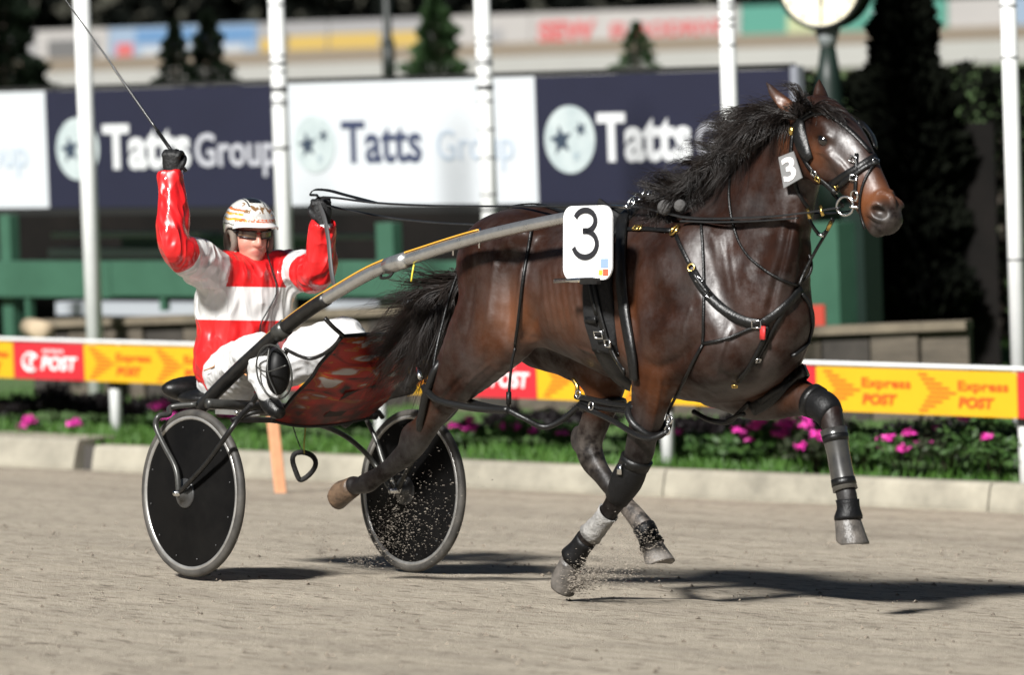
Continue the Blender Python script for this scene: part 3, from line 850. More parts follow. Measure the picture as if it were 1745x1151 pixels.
# timber retaining wall
rw = thing('retaining_wall', 'low weathered timber sleeper wall in front of the stand', 'wall', at(900, 600, 37.5))
WO = np.array(rw.location)
M_TIM = mat('weathered_timber', (.085, .070, .052), .85, noise=.4, nscale=5, bump=.5, bscale=25, stretch=(1, 1, 6))
M_TIMCAP = mat('pale_timber_cap', (.14, .115, .08), .85, noise=.3, nscale=5, bump=.4, bscale=25)
M_TIMD = mat('dark_timber', (.035, .03, .025), .9, noise=.4, nscale=5)
wp = [(60, 552, 41), (385, 541, 40), (700, 528, 39), (1010, 540, 38), (1320, 566, 37), (1655, 553, 36.5)]
for i in range(len(wp) - 1):
    (ua, va, za), (uc, vc, zc_) = wp[i], wp[i + 1]
    a, c = at(ua, va, za), at(uc, vc, zc_)
    d = c - a; dh = nrm([d[0], d[1], 0]); nn = nrm([dh[1], -dh[0], 0]); nn = nn if nn[1] < 0 else -nn; ln = np.linalg.norm(d[:2])
    obj('cap', box((a + c) / 2 - WO + nn * .03, ln / 2 - .004, .09, .028, [nrm(d), -nn, nrm(np.cross(nrm(d), -nn))]), M_TIMCAP, rw, smooth=False)
    nb = max(2, int(ln / .3))
    for j in range(nb):
        t0 = (j + .5) / nb; p = a + (c - a) * t0; z0 = -1.2; zt2 = p[2] - .03
        obj('sleeper', box(np.array([p[0], p[1], (zt2 + z0) / 2]) - WO + nn * (.012 * ((j * 7) % 3)), ln / nb / 2 - .008, .05, (zt2 - z0) / 2, [dh, -nn, UPZ]), M_TIM if (j * 5 + i) % 3 else M_TIMD, rw, smooth=False)
# pale cut log end and small red marker by the wall
lg = thing('log', 'short pale cut log lying against the left end of the timber wall', 'log', at(78, 566, 40.3))
obj('log_body', tube([(0, 0, 0), (-.15, .35, .02)], .075, 14), mat('cut_wood', (.42, .33, .22), .8, noise=.2, nscale=10), lg)
rd = thing('red_marker', 'small red marker board standing beside the green post', 'marker', at(1392, 566, 38.5))
obj('board', box((0, 0, .09), .065, .02, .10, bev=.012), mat('red_marker_paint', (.45, .05, .03), .5), rd, smooth=False)
obj('foot', tube([(0, 0, -.2), (0, 0, 0)], .015, 8), M_BAND, rd)
# orange stake on the track beyond the sulky
sk = hit(478, 838, N_, ORG)
ot = thing('wooden_stake', 'leaning salmon coloured wooden stake on the track below the sulky', 'stake', sk)
tpk = at(462, 690, (sk - C_POS) @ C_FWD) - sk
obj('stake_body', box(tpk * .5, .034, .02, np.linalg.norm(tpk) / 2 + .02, [nrm([1, .3, 0]), nrm(np.cross(nrm(tpk), [1, .3, 0])), nrm(tpk)], bev=.006), mat('salmon_wood', (.62, .30, .16), .7, noise=.15, nscale=12), ot, smooth=False)
# ------------------------------------------------------------------ clock on a dark green column
ck = thing('clock', 'round lit clock on a dark green column, hands near the bottom', 'clock', at(1410, 560, 41.5) - UPZ * .2)
dk = 41.0; cc = at(1396, -28, dk); KO = np.array(ck.location)
cn_ = nrm([-.42, -1, -.03]); crad = 72 * dk / FPX
def drum(c, prof): return lathe(c - KO, cn_, prof, 40)
obj('drum', drum(cc, [(crad * .2, -.34), (crad * 1.0, -.34), (crad * 1.1, -.26), (crad * 1.1, -.01), (crad * 1.03, .012), (crad * .98, .0)]), mat('clock_case', (.012, .014, .013), .4), ck)
obj('face', drum(cc, [(crad * .99, -.001), (crad * .5, .0), (.0, .0)]), mat('lit_face', (.55, .52, .42), .5, emit=((1.0, .90, .58), .42)), ck)
hx, hy = frame_of(cn_)
hy = hy if hy[2] > 0 else -hy
for ang, ln, w in ((-92, .85, .016), (-96, .5, .022)):
    d = hx * math.cos(R(ang)) + hy * math.sin(R(ang))
    obj('clock_hand', strap(np.array([cc - KO + cn_ * .012, cc - KO + cn_ * .012 + d * crad * ln]), cn_, w, .003), mat('hand_grey', (.16, .16, .14), .5), ck)
g = Geo()
for j in range(12):
    a = j * math.pi / 6; d = hx * math.cos(a) + hy * math.sin(a); s_ = np.cross(cn_, d)
    g.add(*box(cc - KO + d * crad * .86 + cn_ * .006, crad * .07, .008, .002, [d, s_, cn_]))
obj('hour_marks', g.out(), mat('hand_grey', (.1, .1, .1), .5), ck, smooth=False, kind='stuff')
obj('neck', tube([cc - KO - UPZ * crad * 1.05 - cn_ * .15, cc - KO - UPZ * (crad * 1.05 + .16) - cn_ * .15], np.array([.10, .055]), 14), mat('neck_grey', (.22, .24, .24), .4), ck)
cb = cc - KO - UPZ * (crad * 1.05 + .16) - cn_ * .15
obj('column', tube([cb, cb - UPZ * .25, cb - UPZ * .5, cb - UPZ * 3], np.array([.06, .10, .12, .12]), 16), M_DGREEN, ck)
# thin dark lamp post
lp_ = thing('lamp_post', 'thin dark post standing beyond the billboard between conifers', 'post', at(664, 150, 62) - UPZ * 1.2)
obj('post_tube', tube([(0, 0, -1), (0, 0, 1.2), (0, 0, 3)], np.array([.06, .05, .045]), 10), mat('dark_post', (.012, .016, .014), .5), lp_)
obj('post_box', tube([(0, 0, 1.25), (0, 0, 1.75)], .075, 10), mat('dark_post', (.012, .016, .014), .5), lp_)
# ------------------------------------------------------------------ conifers and the dark tree
M_CON = mat('conifer_needles', (.004, .009, .005), .8, spec=.2, noise=.5, nscale=5, noise_col=(.009, .018, .007))
M_BARK = mat('bark', (.05, .04, .03), .9)
def conifer(u, vb, vt, wpx, dep, label, n, seed, dark=M_CON, group='conifers beyond the billboard', power=.75):
    b_ = at(u, vb, dep); h = (vb - vt) * dep / FPX; w = wpx * dep / FPX / 2
    t = thing('conifer', label, 'conifer', b_ - UPZ * .4, group=group)
    g = np.random.default_rng(seed); n = int(n * 2.2) if n < 9000 else n
    z = g.random(n) ** 1.0; rad = w * (1 - z) ** power * (.55 + .45 * g.random(n) ** .4) * (1 + .22 * np.sin(z * 31 + seed) + .15 * np.sin(z * 13))
    a = g.uniform(0, 2 * math.pi, n); rad *= 1 + .22 * np.sin(a * 3 + z * 9 + seed)
    p = np.stack([rad * np.cos(a), rad * np.sin(a), .4 + z * h], 1)
    d = np.stack([np.cos(a), np.sin(a), g.uniform(.1, 1.1, n)], 1); d /= np.linalg.norm(d, axis=1)[:, None]
    s = np.cross(d, g.normal(0, 1, (n, 3))); s /= np.linalg.norm(s, axis=1)[:, None]
    L_n = (h * .055 * g.uniform(.6, 1.5, n))[:, None]; wd = L_n * .28
    V = np.stack([p - s * wd * .3, p + d * L_n * .5 - s * wd, p + d * L_n, p + d * L_n * .5 + s * wd], 1).reshape(-1, 3)
    obj('crown', mesh_from('crown', V, np.arange(4 * n).reshape(-1, 4), False), dark, t)
    obj('trunk', tube([(0, 0, -.8), (0, 0, .4 + h * .5), (0, 0, .4 + h * .93)], np.array([w * .16, w * .1, .01]), 8), M_BARK, t)
    return t
conifer(300, 146, 38, 62, 60, 'slim dark conifer behind the left navy panel, left of a pair', 2600, 31)
conifer(357, 148, 20, 72, 60.5, 'slim dark conifer behind the left navy panel, right of a pair', 2800, 32)
conifer(14, 158, -60, 110, 58, 'wide dark conifer at the left edge above the white panel', 3600, 33)
conifer(746, 140, -10, 92, 60, 'green conifer right of the thin dark post', 3400, 34, mat('green_needles', (.018, .045, .014), .7, noise=.5, nscale=5, noise_col=(.03, .07, .018)))
conifer(1087, 128, 38, 70, 60, 'smallest conifer, peeping over the right navy panel', 2200, 35, mat('green_needles', (.018, .045, .014), .7))
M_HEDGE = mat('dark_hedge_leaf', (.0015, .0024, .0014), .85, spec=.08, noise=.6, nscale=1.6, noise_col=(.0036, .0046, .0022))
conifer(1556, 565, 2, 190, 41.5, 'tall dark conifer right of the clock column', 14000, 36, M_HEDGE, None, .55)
hd_t = thing('hedge', 'tall dark hedge behind the right end of the rail', 'hedge', at(1620, 560, 44.5))
def hedge_leaves(n, x0, x1, y0, y1, z0, z1, size, seed):
    g = np.random.default_rng(seed)
    p = np.stack([g.uniform(x0, x1, n), g.uniform(y0, y1, n), g.uniform(z0, z1, n)], 1)
    p[:, 1] += .10 * np.sin(p[:, 0] * 5) + .1 * np.sin(p[:, 2] * 6 + p[:, 0] * 3); p[:, 2] += .05 * np.sin(p[:, 0] * 9)
    a = g.normal(0, 1, (n, 3)); a /= np.linalg.norm(a, axis=1)[:, None]; b = np.cross(a, g.normal(0, 1, (n, 3))); b /= np.linalg.norm(b, axis=1)[:, None]
    s = (size * g.uniform(.6, 1.4, n))[:, None]
    return np.stack([p - a * s, p + b * s * .5, p + a * s, p - b * s * .5], 1).reshape(-1, 3), np.arange(4 * n).reshape(-1, 4)
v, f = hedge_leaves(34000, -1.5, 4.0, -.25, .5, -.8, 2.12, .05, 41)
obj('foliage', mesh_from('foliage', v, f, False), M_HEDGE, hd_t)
g = Geo()
for x in np.linspace(-.7, 3.8, 9): g.add(*tube([(x, .2, -1.2), (x + .05, .2, 1.6)], np.array([.05, .02]), 7))
obj('stems', g.out(), M_BARK, hd_t, kind='stuff')
# ------------------------------------------------------------------ far bend: kerb, sand, advertising fence, dark trees
DF_ = 112.0
Xw = 9300.0 / DF_
fa, fb = at(-120, 133, DF_), at(1900, 74, DF_)
FHd = nrm([fb[0] - fa[0], fb[1] - fa[1], 0]); FN = nrm([FHd[1], -FHd[0], 0]); FN = FN if FN[1] < 0 else -FN
def on_far(u, v, off=0.0): return hit(u, v, FN, fa + FN * off)
farw = lambda off, z: [np.array([fa[0], fa[1], 0]) + FHd * s + FN * off + UPZ * z for s in (-30, 60)]
zk1, zk0 = on_far(872, 96)[2], on_far(872, 122)[2]
def slab(name, off0, z0, off1, z1, m, kind='structure'):
    a, c = farw(off0, z0); d, e = farw(off1, z1)
    obj(name, (np.array([a, c, e, d]), [(0, 1, 2, 3)]), m, kind=kind, smooth=False)
slab('far_kerb_face', 0, zk0 - .3, 0, zk1, mat('far_kerb_paint', (.34, .335, .315), .7, noise=.08, nscale=.3), 'structure')
zs1 = on_far(872, 72, -9)[2]
slab('far_track', 0, zk1 - .002, -9, zs1, mat('far_sand', (.23, .185, .13), .9, noise=.12, nscale=.2))
slab('far_bank', 6, zk0 - .9, 0, zk0 - .15, mat('far_turf', (.035, .042, .010), .95, noise=.3, nscale=.4))
ff = thing('advertising_fence', 'far fence of advertising hoardings beyond the opposite bend', 'fence', on_far(872, 72, -9))
FO = np.array(ff.location)
M_FW, M_FB, M_FG, M_FY, M_FT, M_FGR = mat('hoarding_white', (.33, .32, .31), .6, noise=.06, nscale=.7), mat('hoarding_blue', (.20, .27, .36), .6), mat('hoarding_grey', (.10, .10, .10), .6), mat('hoarding_yellow', (.40, .28, .07), .6), mat('hoarding_teal', (.06, .22, .17), .6), mat('hoarding_pale', (.24, .24, .245), .6)
M_FR = mat('hoarding_red', (.42, .09, .09), .6); M_FBL = mat('hoarding_mid_blue', (.08, .18, .33), .6)
def ftop(u): return 52 - .035 * (u - 60)
def fbot(u): return ftop(u) + 60
fp = [(-200, 62, M_FGR), (62, 185, M_FW), (185, 440, M_FB), (440, 560, M_FGR), (560, 716, M_FGR), (716, 904, M_FW), (904, 1262, M_FW), (1262, 1470, M_FT), (1470, 1615, M_FT), (1615, 1712, M_FW), (1712, 1900, M_FB)]
def fpt(u, k, off=-9.0):
    q = on_far(u, ftop(u) * k + fbot(u) * (1 - k), off); return q - FO
for u0, u1, m_ in fp:
    a, c, d, e = fpt(u0 + .6, 0), fpt(u1 - .6, 0), fpt(u1 - .6, 1), fpt(u0 + .6, 1)
    V = np.array([a, c, d, e, a - FN * .08, c - FN * .08, d - FN * .08, e - FN * .08])
    pn = obj('hoarding', (V, [(0, 1, 2, 3), (7, 6, 5, 4), (0, 4, 5, 1), (1, 5, 6, 2), (2, 6, 7, 3), (3, 7, 4, 0)]), m_, ff, smooth=False)
    ax = nrm(c - a); ay = nrm(e - a); W_, H_ = np.linalg.norm(c - a), np.linalg.norm(e - a)
    def pr(name, x0, y0, x1, y1, m, off=.01):
        obj(name, box(a + ax * W_ * (x0 + x1) / 2 + ay * H_ * (y0 + y1) / 2 + FN * off, W_ * (x1 - x0) / 2, H_ * (y1 - y0) / 2, .004, [ax, ay, FN]), m, pn, smooth=False)
    if u0 == 62: pr('print', .15, .15, .85, .72, M_FG)
    if u0 == 185:
        pr('print', .18, .55, .58, .92, M_FBL); pr('print', .62, .5, .98, .9, M_FBL); pr('print', .05, -.12, .16, .55, M_FR); pr('print', .22, .1, .9, .42, mat('hoarding_light', (.34, .37, .40), .6))
    if u0 == 440: pr('print', .02, .2, .3, .55, M_FY); pr('print', .42, .18, .98, .60, M_FY); pr('print', .3, .1, .42, .7, M_FG)
    if u0 == 560: pr('print', .0, .18, .56, .62, M_FY); pr('print', .6, .18, .98, .62, M_FY)
    if u0 == 716: pr('print', .1, .2, .3, .6, M_FGR); pr('print', .55, .2, .75, .6, M_FGR)
    if u0 == 904:
        obj('lettering', lay_text('SEW', a + ax * W_ * .035 + ay * H_ * .22, ax, ay, FN, W_ * .275, H_ * .52, bold=.05, off=.01), M_FR, pn, smooth=False)
        obj('lettering', lay_text('EURODRIVE', a + ax * W_ * .38 + ay * H_ * .25, ax, ay, FN, W_ * .55, H_ * .38, bold=.04, off=.01), M_FR, pn, smooth=False)
    if u0 == 1262: pr('print', .38, .15, .6, .7, mat('hoarding_ochre', (.34, .38, .22), .6))
    if u0 == 1470: pr('print', .1, .2, .5, .7, mat('hoarding_light', (.30, .34, .34), .6))
# dark belt of trees far behind
g = np.random.default_rng(77); n = 12000
p = np.stack([g.uniform(-40, 45, n), g.uniform(150, 156, n), g.uniform(-1, 9, n)], 1)
a = g.normal(0, 1, (n, 3)); a /= np.linalg.norm(a, axis=1)[:, None]; b = np.cross(a, g.normal(0, 1, (n, 3))); b /= np.linalg.norm(b, axis=1)[:, None]
V = np.stack([p - a * .5, p + b * .3, p + a * .5, p - b * .3], 1).reshape(-1, 3)
obj('tree_belt', mesh_from('tree_belt', V, np.arange(4 * n).reshape(-1, 4), False), mat('night_foliage', (.004, .005, .004), .9, spec=.05), kind='stuff')
# ------------------------------------------------------------------ the horse (team frame)
def sx(u, v, y, a, b=None):                       # a loft section seen at photo pixel (u, v), y to the side
    return [*P(u, v, y), a, a if b is None else b]
horse = team('horse', 'dark bay racing horse pacing to the right in black harness', 'horse', (2.1, 0, 0))
HF = Field((0.30, -0.46, 0.02), (3.78, 0.46, 2.2), 0.0085)
# trunk
HF.loft([(1.22, 0, 1.270, 0.100, 0.140), (1.34, 0, 1.290, 0.200, 0.230), (1.50, 0, 1.297, 0.255, 0.267), (1.70, 0, 1.277, 0.262, 0.277), (1.92, 0, 1.245, 0.278, 0.300), (2.12, 0, 1.220, 0.285, 0.335), (2.32, 0, 1.210, 0.272, 0.370), (2.52, 0, 1.203, 0.250, 0.388), (2.70, 0, 1.183, 0.235, 0.368), (2.86, 0, 1.165, 0.205, 0.295), (2.97, 0, 1.170, 0.140, 0.170)], k=.05, n=100)
HF.ell((2.36, 0, 1.53), (.24, .07, .10), k=.08)                     # withers
HF.ell((1.45, 0, 1.50), (.22, .13, .09), k=.08)                     # croup
for s in (-1, 1):
    HF.ell((1.47, s * .15, 1.36), (.24, .14, .20), k=.07)           # haunch
    HF.ell((1.66, s * .20, 1.46), (.07, .06, .05), k=.07)           # hip bone
    HF.ell((2.60, s * .17, 1.26), (.17, .085, .30), k=.09, ax=[(.87, 0, -.5), (0, 1, 0), (.5, 0, .87)])   # shoulder
    HF.ell((2.76, s * .15, 1.06), (.16, .10, .16), k=.09)          # point of shoulder
    HF.ell((2.50, s * .19, 1.04), (.18, .09, .15), k=.08)           # triceps
    HF.ell((2.92, s * .085, 1.13), (.075, .085, .15), k=.04)        # breast
# neck
HF.loft([(2.45, 0, 1.30, .19, .28), [*P(1268, 452), .165, .318], [*P(1298, 378), .133, .262], [*P(1332, 308), .105, .195],
         [*P(1362, 262), .09, .145], [*P(1390, 232), .078, .10]], k=.06, n=60)
HF.loft([[*P(1195, 340), .035, .05], [*P(1255, 283), .035, .05], [*P(1315, 225), .034, .045], [*P(1365, 193), .03, .04]], k=.05)   # crest
for s in (-1, 1):
    HF.loft([[*P(1350, 350, s * .05), .02, .03], [*P(1335, 430, s * .085), .025, .04], [*P(1300, 520, s * .11), .03, .06]], k=.08)   # jugular muscle
# head
hA, hB = P(1402, 205), P(1499, 354)
hd = nrm(hB - hA); hn = np.array([-hd[2], 0, hd[0]])               # along the face, out of the forehead
if hn[0] < 0: hn = -hn
HL = np.linalg.norm(hB - hA)
def hp(t, n, y): return hA + hd * t + hn * n + np.array([0, y, 0])
HF.loft([[*hp(-.07, -.03, 0), .06, .07], [*hp(.0, -.01, 0), .084, .105], [*hp(.11, -.012, 0), .094, .128], [*hp(.20, -.004, 0), .084, .124],
         [*hp(.31, .0, 0), .068, .104], [*hp(.42, -.004, 0), .060, .086], [*hp(.49, -.006, 0), .062, .078], [*hp(.53, -.010, 0), .052, .06]], k=.035)
for s in (-1, 1):
    HF.ell(hp(.13, -.085, s * .052), (.105, .036, .095), k=.03, ax=[hd, (0, 1, 0), hn])          # jowl
    HF.ell(hp(.10, .045, s * .072), (.06, .026, .03), k=.04, ax=[hd, (0, 1, 0), hn])           # brow
    HF.loft([[*hp(.14, .005, s * .088), .012, .012], [*hp(.24, .0, s * .075), .013, .013], [*hp(.33, -.005, s * .058), .01, .01]], k=.025)   # face crest
    HF.ell(hp(.500, .024, s * .050), (.046, .03, .04), k=.025, ax=[hd, (0, 1, 0), hn])          # nostril flare
HF.ell(hp(.510, -.066, 0), (.045, .042, .024), k=.02, ax=[nrm(hd - .3 * hn), (0, 1, 0), nrm(hn + .3 * hd)])   # lower lip
HF.ell(hp(.552, .004, 0), (.03, .048, .046), k=.025, ax=[hd, (0, 1, 0), hn])                   # upper lip
for s in (-1, 1):
    HF.ell(hp(.525, .030, s * .066), (.034, .034, .021), k=.012, ax=[nrm(hd + .5 * hn), (0, 1, 0), nrm(hn - .5 * hd)], cut=True)
    HF.ell(hp(.128, .018, s * .108), (.03, .020, .019), k=.012, ax=[hd, (0, 1, 0), hn], cut=True)
    HF.loft([[*hp(.475, -.047, s * .06), .01, .006], [*hp(.54, -.046, s * .05), .01, .007], [*hp(.575, -.045, s * .03), .01, .006]], k=.008, cut=True)
# ears
HF.loft([sx(1358, 198, -.055, .030, .034), sx(1338, 178, -.07, .034, .027), sx(1321, 160, -.078, .024, .018), sx(1307, 141, -.085, .005, .005)], side=(0, 1, 0), k=.018)
HF.ell(P(1333, 172, -.10), (.024, .016, .04), k=.01, ax=[(.8, 0, .6), (0, 1, 0), (-.6, 0, .8)], cut=True)
HF.loft([sx(1400, 188, .045, .026, .03), sx(1399, 170, .055, .034, .026), sx(1397, 153, .06, .026, .018), sx(1396, 136, .065, .006, .006)], side=(0, 1, 0), k=.018)
# legs: near fore (pushing off), far fore (reaching), far hind (under the belly), near hind (trailing)
sdy = (0, 1, 0)
HF.loft([sx(1128, 575, -.17, .10, .15), sx(1118, 630, -.185, .085, .115), sx(1107, 690, -.17, .068, .082), sx(1093, 750, -.16, .055, .062), sx(1082, 790, -.155, .05, .056),
         sx(1066, 822, -.15, .049, .054), sx(1047, 858, -.15, .038, .042), sx(1025, 890, -.15, .031, .035), sx(1003, 915, -.15, .036, .042),
         sx(988, 935, -.15, .034, .036), sx(976, 952, -.15, .042, .04)], side=sdy, k=.03)
HF.ell(P(1098, 765, -.16) + np.array([-.02, 0, -.0]), (.04, .05, .07), k=.03)
HF.loft([sx(1225, 625, .14, .11, .17), sx(1298, 663, .15, .09, .13), sx(1345, 674, .15, .07, .088), sx(1383, 683, .15, .054, .060), sx(1410, 700, .15, .052, .056),
         sx(1420, 730, .15, .044, .045), sx(1428, 770, .15, .034, .038), sx(1436, 815, .15, .033, .037), sx(1443, 845, .15, .038, .043),
         sx(1446, 866, .15, .036, .037), sx(1446, 882, .15, .042, .04)], side=sdy, k=.03)
HF.loft([sx(985, 560, .13, .12, .19), sx(1018, 610, .14, .105, .15), sx(1030, 660, .14, .078, .095), sx(1018, 710, .14, .058, .066), sx(1004, 748, .14, .048, .066),
         sx(1008, 780, .14, .046, .060), sx(1030, 815, .14, .037, .042), sx(1060, 853, .14, .033, .038), sx(1083, 880, .14, .035, .041),
         sx(1100, 903, .14, .040, .046), sx(1107, 920, .14, .036, .037), sx(1112, 932, .14, .043, .042)], side=sdy, k=.03)
HF.ell(P(984, 748, .14), (.03, .03, .055), k=.03)
HF.loft([sx(868, 470, -.15, .12, .24), sx(855, 530, -.17, .125, .235), sx(820, 583, -.18, .115, .185), sx(784, 634, -.175, .092, .13), sx(757, 672, -.165, .070, .088), sx(738, 708, -.16, .052, .062), sx(714, 743, -.155, .047, .062),
         sx(697, 768, -.15, .044, .054), sx(668, 795, -.15, .036, .041), sx(645, 812, -.15, .034, .038), sx(626, 824, -.15, .039, .044), sx(613, 828, -.15, .036, .036), sx(603, 828, -.15, .042, .04)],
        side=sdy, k=.045)
HF.ell(P(702, 742, -.15), (.045, .032, .036), k=.06, ax=[nrm((-.6, 0, .8)), (0, 1, 0), nrm((.8, 0, .6))])
HF.loft([sx(880, 470, .13, .12, .22), sx(910, 540, .14, .12, .20), sx(985, 580, .14, .11, .16)], k=.06)
HV, HQ = HF.mesh(2)
del HF
def vnormals(V, Q):
    n = np.cross(V[Q[:, 2]] - V[Q[:, 0]], V[Q[:, 3]] - V[Q[:, 1]]); N = np.zeros_like(V)
    for k in range(4): np.add.at(N, Q[:, k], n)
    return N / (np.linalg.norm(N, axis=1)[:, None] + 1e-9)
_b0 = BVHTree.FromPolygons([tuple(v) for v in HV.tolist()], [tuple(q) for q in HQ.tolist()])
HN = vnormals(HV, HQ); HD = np.zeros(len(HV))
def brush(px, r, amt, mirror=True):
    """raise (or press in) the coat along a line of muscle, bone or vein seen on the near side; the far side gets the same."""
    pts = []
    for u, v in catmull(np.array(px, float), max(3, len(px) * 4)):
        o, d = lray(u, v); h = _b0.ray_cast(Vector(o), Vector(d))
        if h[0] is not None: pts.append(np.array(h[0]))
    if len(pts) < 2: return
    pts = np.array(pts)
    for sgn in ((1, -1) if mirror else (1,)):
        q = pts * np.array([1, sgn, 1])
        m = np.where(((HV > q.min(0) - 3 * r) & (HV < q.max(0) + 3 * r)).all(1))[0]
        if not len(m): continue
        X = HV[m]; best = np.full(len(m), 9.0)
        for i in range(len(q) - 1):
            a, b = q[i], q[i + 1]; d = b - a; L2 = d @ d + 1e-12
            t = np.clip(((X - a) @ d) / L2, 0, 1); best = np.minimum(best, np.linalg.norm(X - a - t[:, None] * d, axis=1))
        e = np.exp(-(best / r) ** 2); end = np.minimum(np.linalg.norm(X - q[0], axis=1), np.linalg.norm(X - q[-1], axis=1))
        HD[m] += amt * e * np.clip(.35 + end / (4 * r), 0, 1)
for px, r, amt in (
    ([(1192, 385), (1212, 450), (1236, 520), (1258, 590)], .038, -.013), ([(1160, 400), (1182, 470), (1208, 545)], .030, .010),
    ([(1105, 390), (1125, 450), (1140, 500)], .035, .008), ([(1088, 420), (1076, 500), (1086, 590)], .028, -.013),
    ([(1090, 612), (1122, 628), (1165, 608), (1205, 565)], .024, -.013), ([(1105, 560), (1140, 560), (1175, 540)], .045, .014),
    ([(1108, 470), (1112, 520)], .035, -.010),
    ([(896, 440), (888, 500), (885, 550), (880, 580)], .020, .020), ([(918, 460), (912, 530), (905, 572)], .030, -.014), ([(866, 470), (866, 530), (862, 570)], .022, -.012), ([(890, 425), (905, 430)], .055, -.014),
    ([(846, 430), (838, 500), (830, 560), (818, 618)], .018, .010), ([(808, 460), (798, 540), (780, 605)], .022, -.012), ([(770, 520), (764, 570), (755, 630)], .02, .007),
    ([(842, 588), (850, 596)], .04, .012), ([(870, 385), (900, 395), (935, 390)], .04, .008), ([(850, 400), (870, 425)], .03, .012),
    ([(1352, 350), (1336, 430), (1318, 500), (1308, 548)], .020, -.015), ([(1362, 400), (1352, 470), (1340, 520)], .018, .008),
    ([(1326, 330), (1292, 420), (1262, 500)], .034, .011), ([(1300, 300), (1262, 380), (1228, 440)], .034, -.006),
    ([(1228, 400), (1234, 450), (1242, 505)], .010, .002), ([(1240, 395), (1247, 450), (1256, 505)], .010, .002), ([(1216, 410), (1222, 460)], .010, .002),
    ([(1322, 560), (1304, 600), (1280, 640)], .018, -.015), ([(1275, 590), (1262, 620)], .05, .012), ([(1215, 630), (1250, 645), (1290, 640)], .02, -.010),
    ([(985, 592), (1015, 604), (1042, 618), (1066, 642)], .0075, .006), ([(1015, 604), (1030, 590), (1045, 570)], .007, .004), ([(1060, 655), (1075, 660), (1090, 680)], .007, .004),
    ([(1128, 640), (1120, 690), (1108, 740)], .008, .004), ([(1104, 640), (1100, 690), (1092, 740)], .012, -.008), ([(790, 640), (765, 668), (738, 704)], .011, -.008), ([(835, 620), (800, 650), (775, 690)], .007, .004),
    ([(1245, 560), (1230, 600), (1222, 640)], .007, .005), ([(1180, 520), (1165, 570), (1168, 620)], .007, .004),
    ([(1400, 262), (1420, 272), (1440, 290), (1455, 306)], .012, .005), ([(1392, 276), (1412, 290), (1434, 310)], .014, -.003),
    ([(1428, 270), (1444, 292), (1456, 316)], .0065, .004), ([(1385, 300), (1372, 326)], .02, -.005), ([(1388, 232), (1402, 229), (1418, 236)], .010, .009), ([(1388, 257), (1402, 260), (1415, 254)], .007, .006),
    ([(1490, 335), (1503, 326), (1518, 335), (1524, 352)], .008, .008), ([(1478, 372), (1490, 381), (1506, 384)], .006, -.008), ([(1420, 350), (1440, 366), (1462, 378)], .012, -.006)):
    brush(px, r, amt)
for i in range(9):                                    # ribs
    u = 922 + i * 11
    brush([(u, 455), (u + 6, 510), (u + 16, 565)], .011, .0042 if i % 1 == 0 else 0)
HV = HV + HN * HD[:, None]
from mathutils import noise as mnoise
HV = HV + HN * np.array([mnoise.noise(Vector(v) * 9) * .0022 + mnoise.noise(Vector(v) * 21) * .0012 for v in HV.tolist()])[:, None]
HBVH = BVHTree.FromPolygons([tuple(v) for v in HV.tolist()], [tuple(q) for q in HQ.tolist()])
hme = mesh_from('body', HV - BASE['horse'], HQ)
# colour marks of the coat: black points, tan muzzle and flanks, dust
legz = smooth01(HV[:, 2], .98, .55)
dark = legz * .95
for c, r in ((P(1140, 345), (.5, .3, .10)), (P(1240, 285), (.16, .3, .13)), (P(1320, 215), (.14, .3, .10)), (P(1250, 620, -.05), (.25, .15, .12))):
    dark = np.maximum(dark, .8 * blob(HV, c, r))
dark = np.maximum(dark, smooth01(HV[:, 1], .1, .3) * .3)  # coat darker towards the far side
dark = np.maximum(dark, .9 * blob(HV, P(1392, 190), (.10, .07, .06)))
dark = np.maximum(dark, .5 * blob(HV, P(1440, 222), (.05, .05, .07)))
tan = np.zeros(len(HV))
for c, r, w in ((P(1497, 345), (.11, .3, .10), 1.0), (P(893, 540, -.2), (.12, .14, .13), 1.0), (P(860, 560, -.2), (.10, .12, .14), .5), (P(1075, 560, -.22), (.10, .15, .2), .5), (P(960, 540, -.25), (.25, .15, .15), .35), (P(1290, 655, .1), (.20, .12, .10), .9),
                (P(1025, 660, .12), (.10, .15, .11), .8), (P(1340, 180, -.07), (.07, .06, .06), .9), (P(1395, 262, -.08), (.07, .08, .06), .55),
                (P(1130, 690, -.2), (.09, .12, .20), .55), (P(725, 700, -.17), (.10, .12, .10), .8), (P(1330, 235, -.1), (.03, .06, .05), .8)):
    tan = np.maximum(tan, w * blob(HV, c, r))
mz = smooth01((HV - hA) @ hd, .47, .55) * (HV[:, 0] > 3.2) * (HV[:, 2] > 1.4)
tan = tan * (1 - mz)
dark = np.maximum(dark, mz * .75)
for s in (-1, 1): dark = np.maximum(dark, np.exp(-(np.linalg.norm(HV - hp(.525, .030, s * .060), axis=1) / .036) ** 4) * 1.0)
for s in (-1, 1): dark = np.maximum(dark, .8 * np.exp(-(np.linalg.norm(HV - hp(.128, .018, s * .085), axis=1) / .032) ** 4))
dust = np.maximum.reduce([blob(HV, P(1085, 880, .14), (.12, .08, .14)), .8 * blob(HV, P(975, 945, -.15), (.1, .1, .1)), .5 * blob(HV, P(1010, 770, .14), (.1, .1, .12)), .25 * mz])
vattr(hme, 'dark', dark); vattr(hme, 'tan', tan); vattr(hme, 'dust', dust)

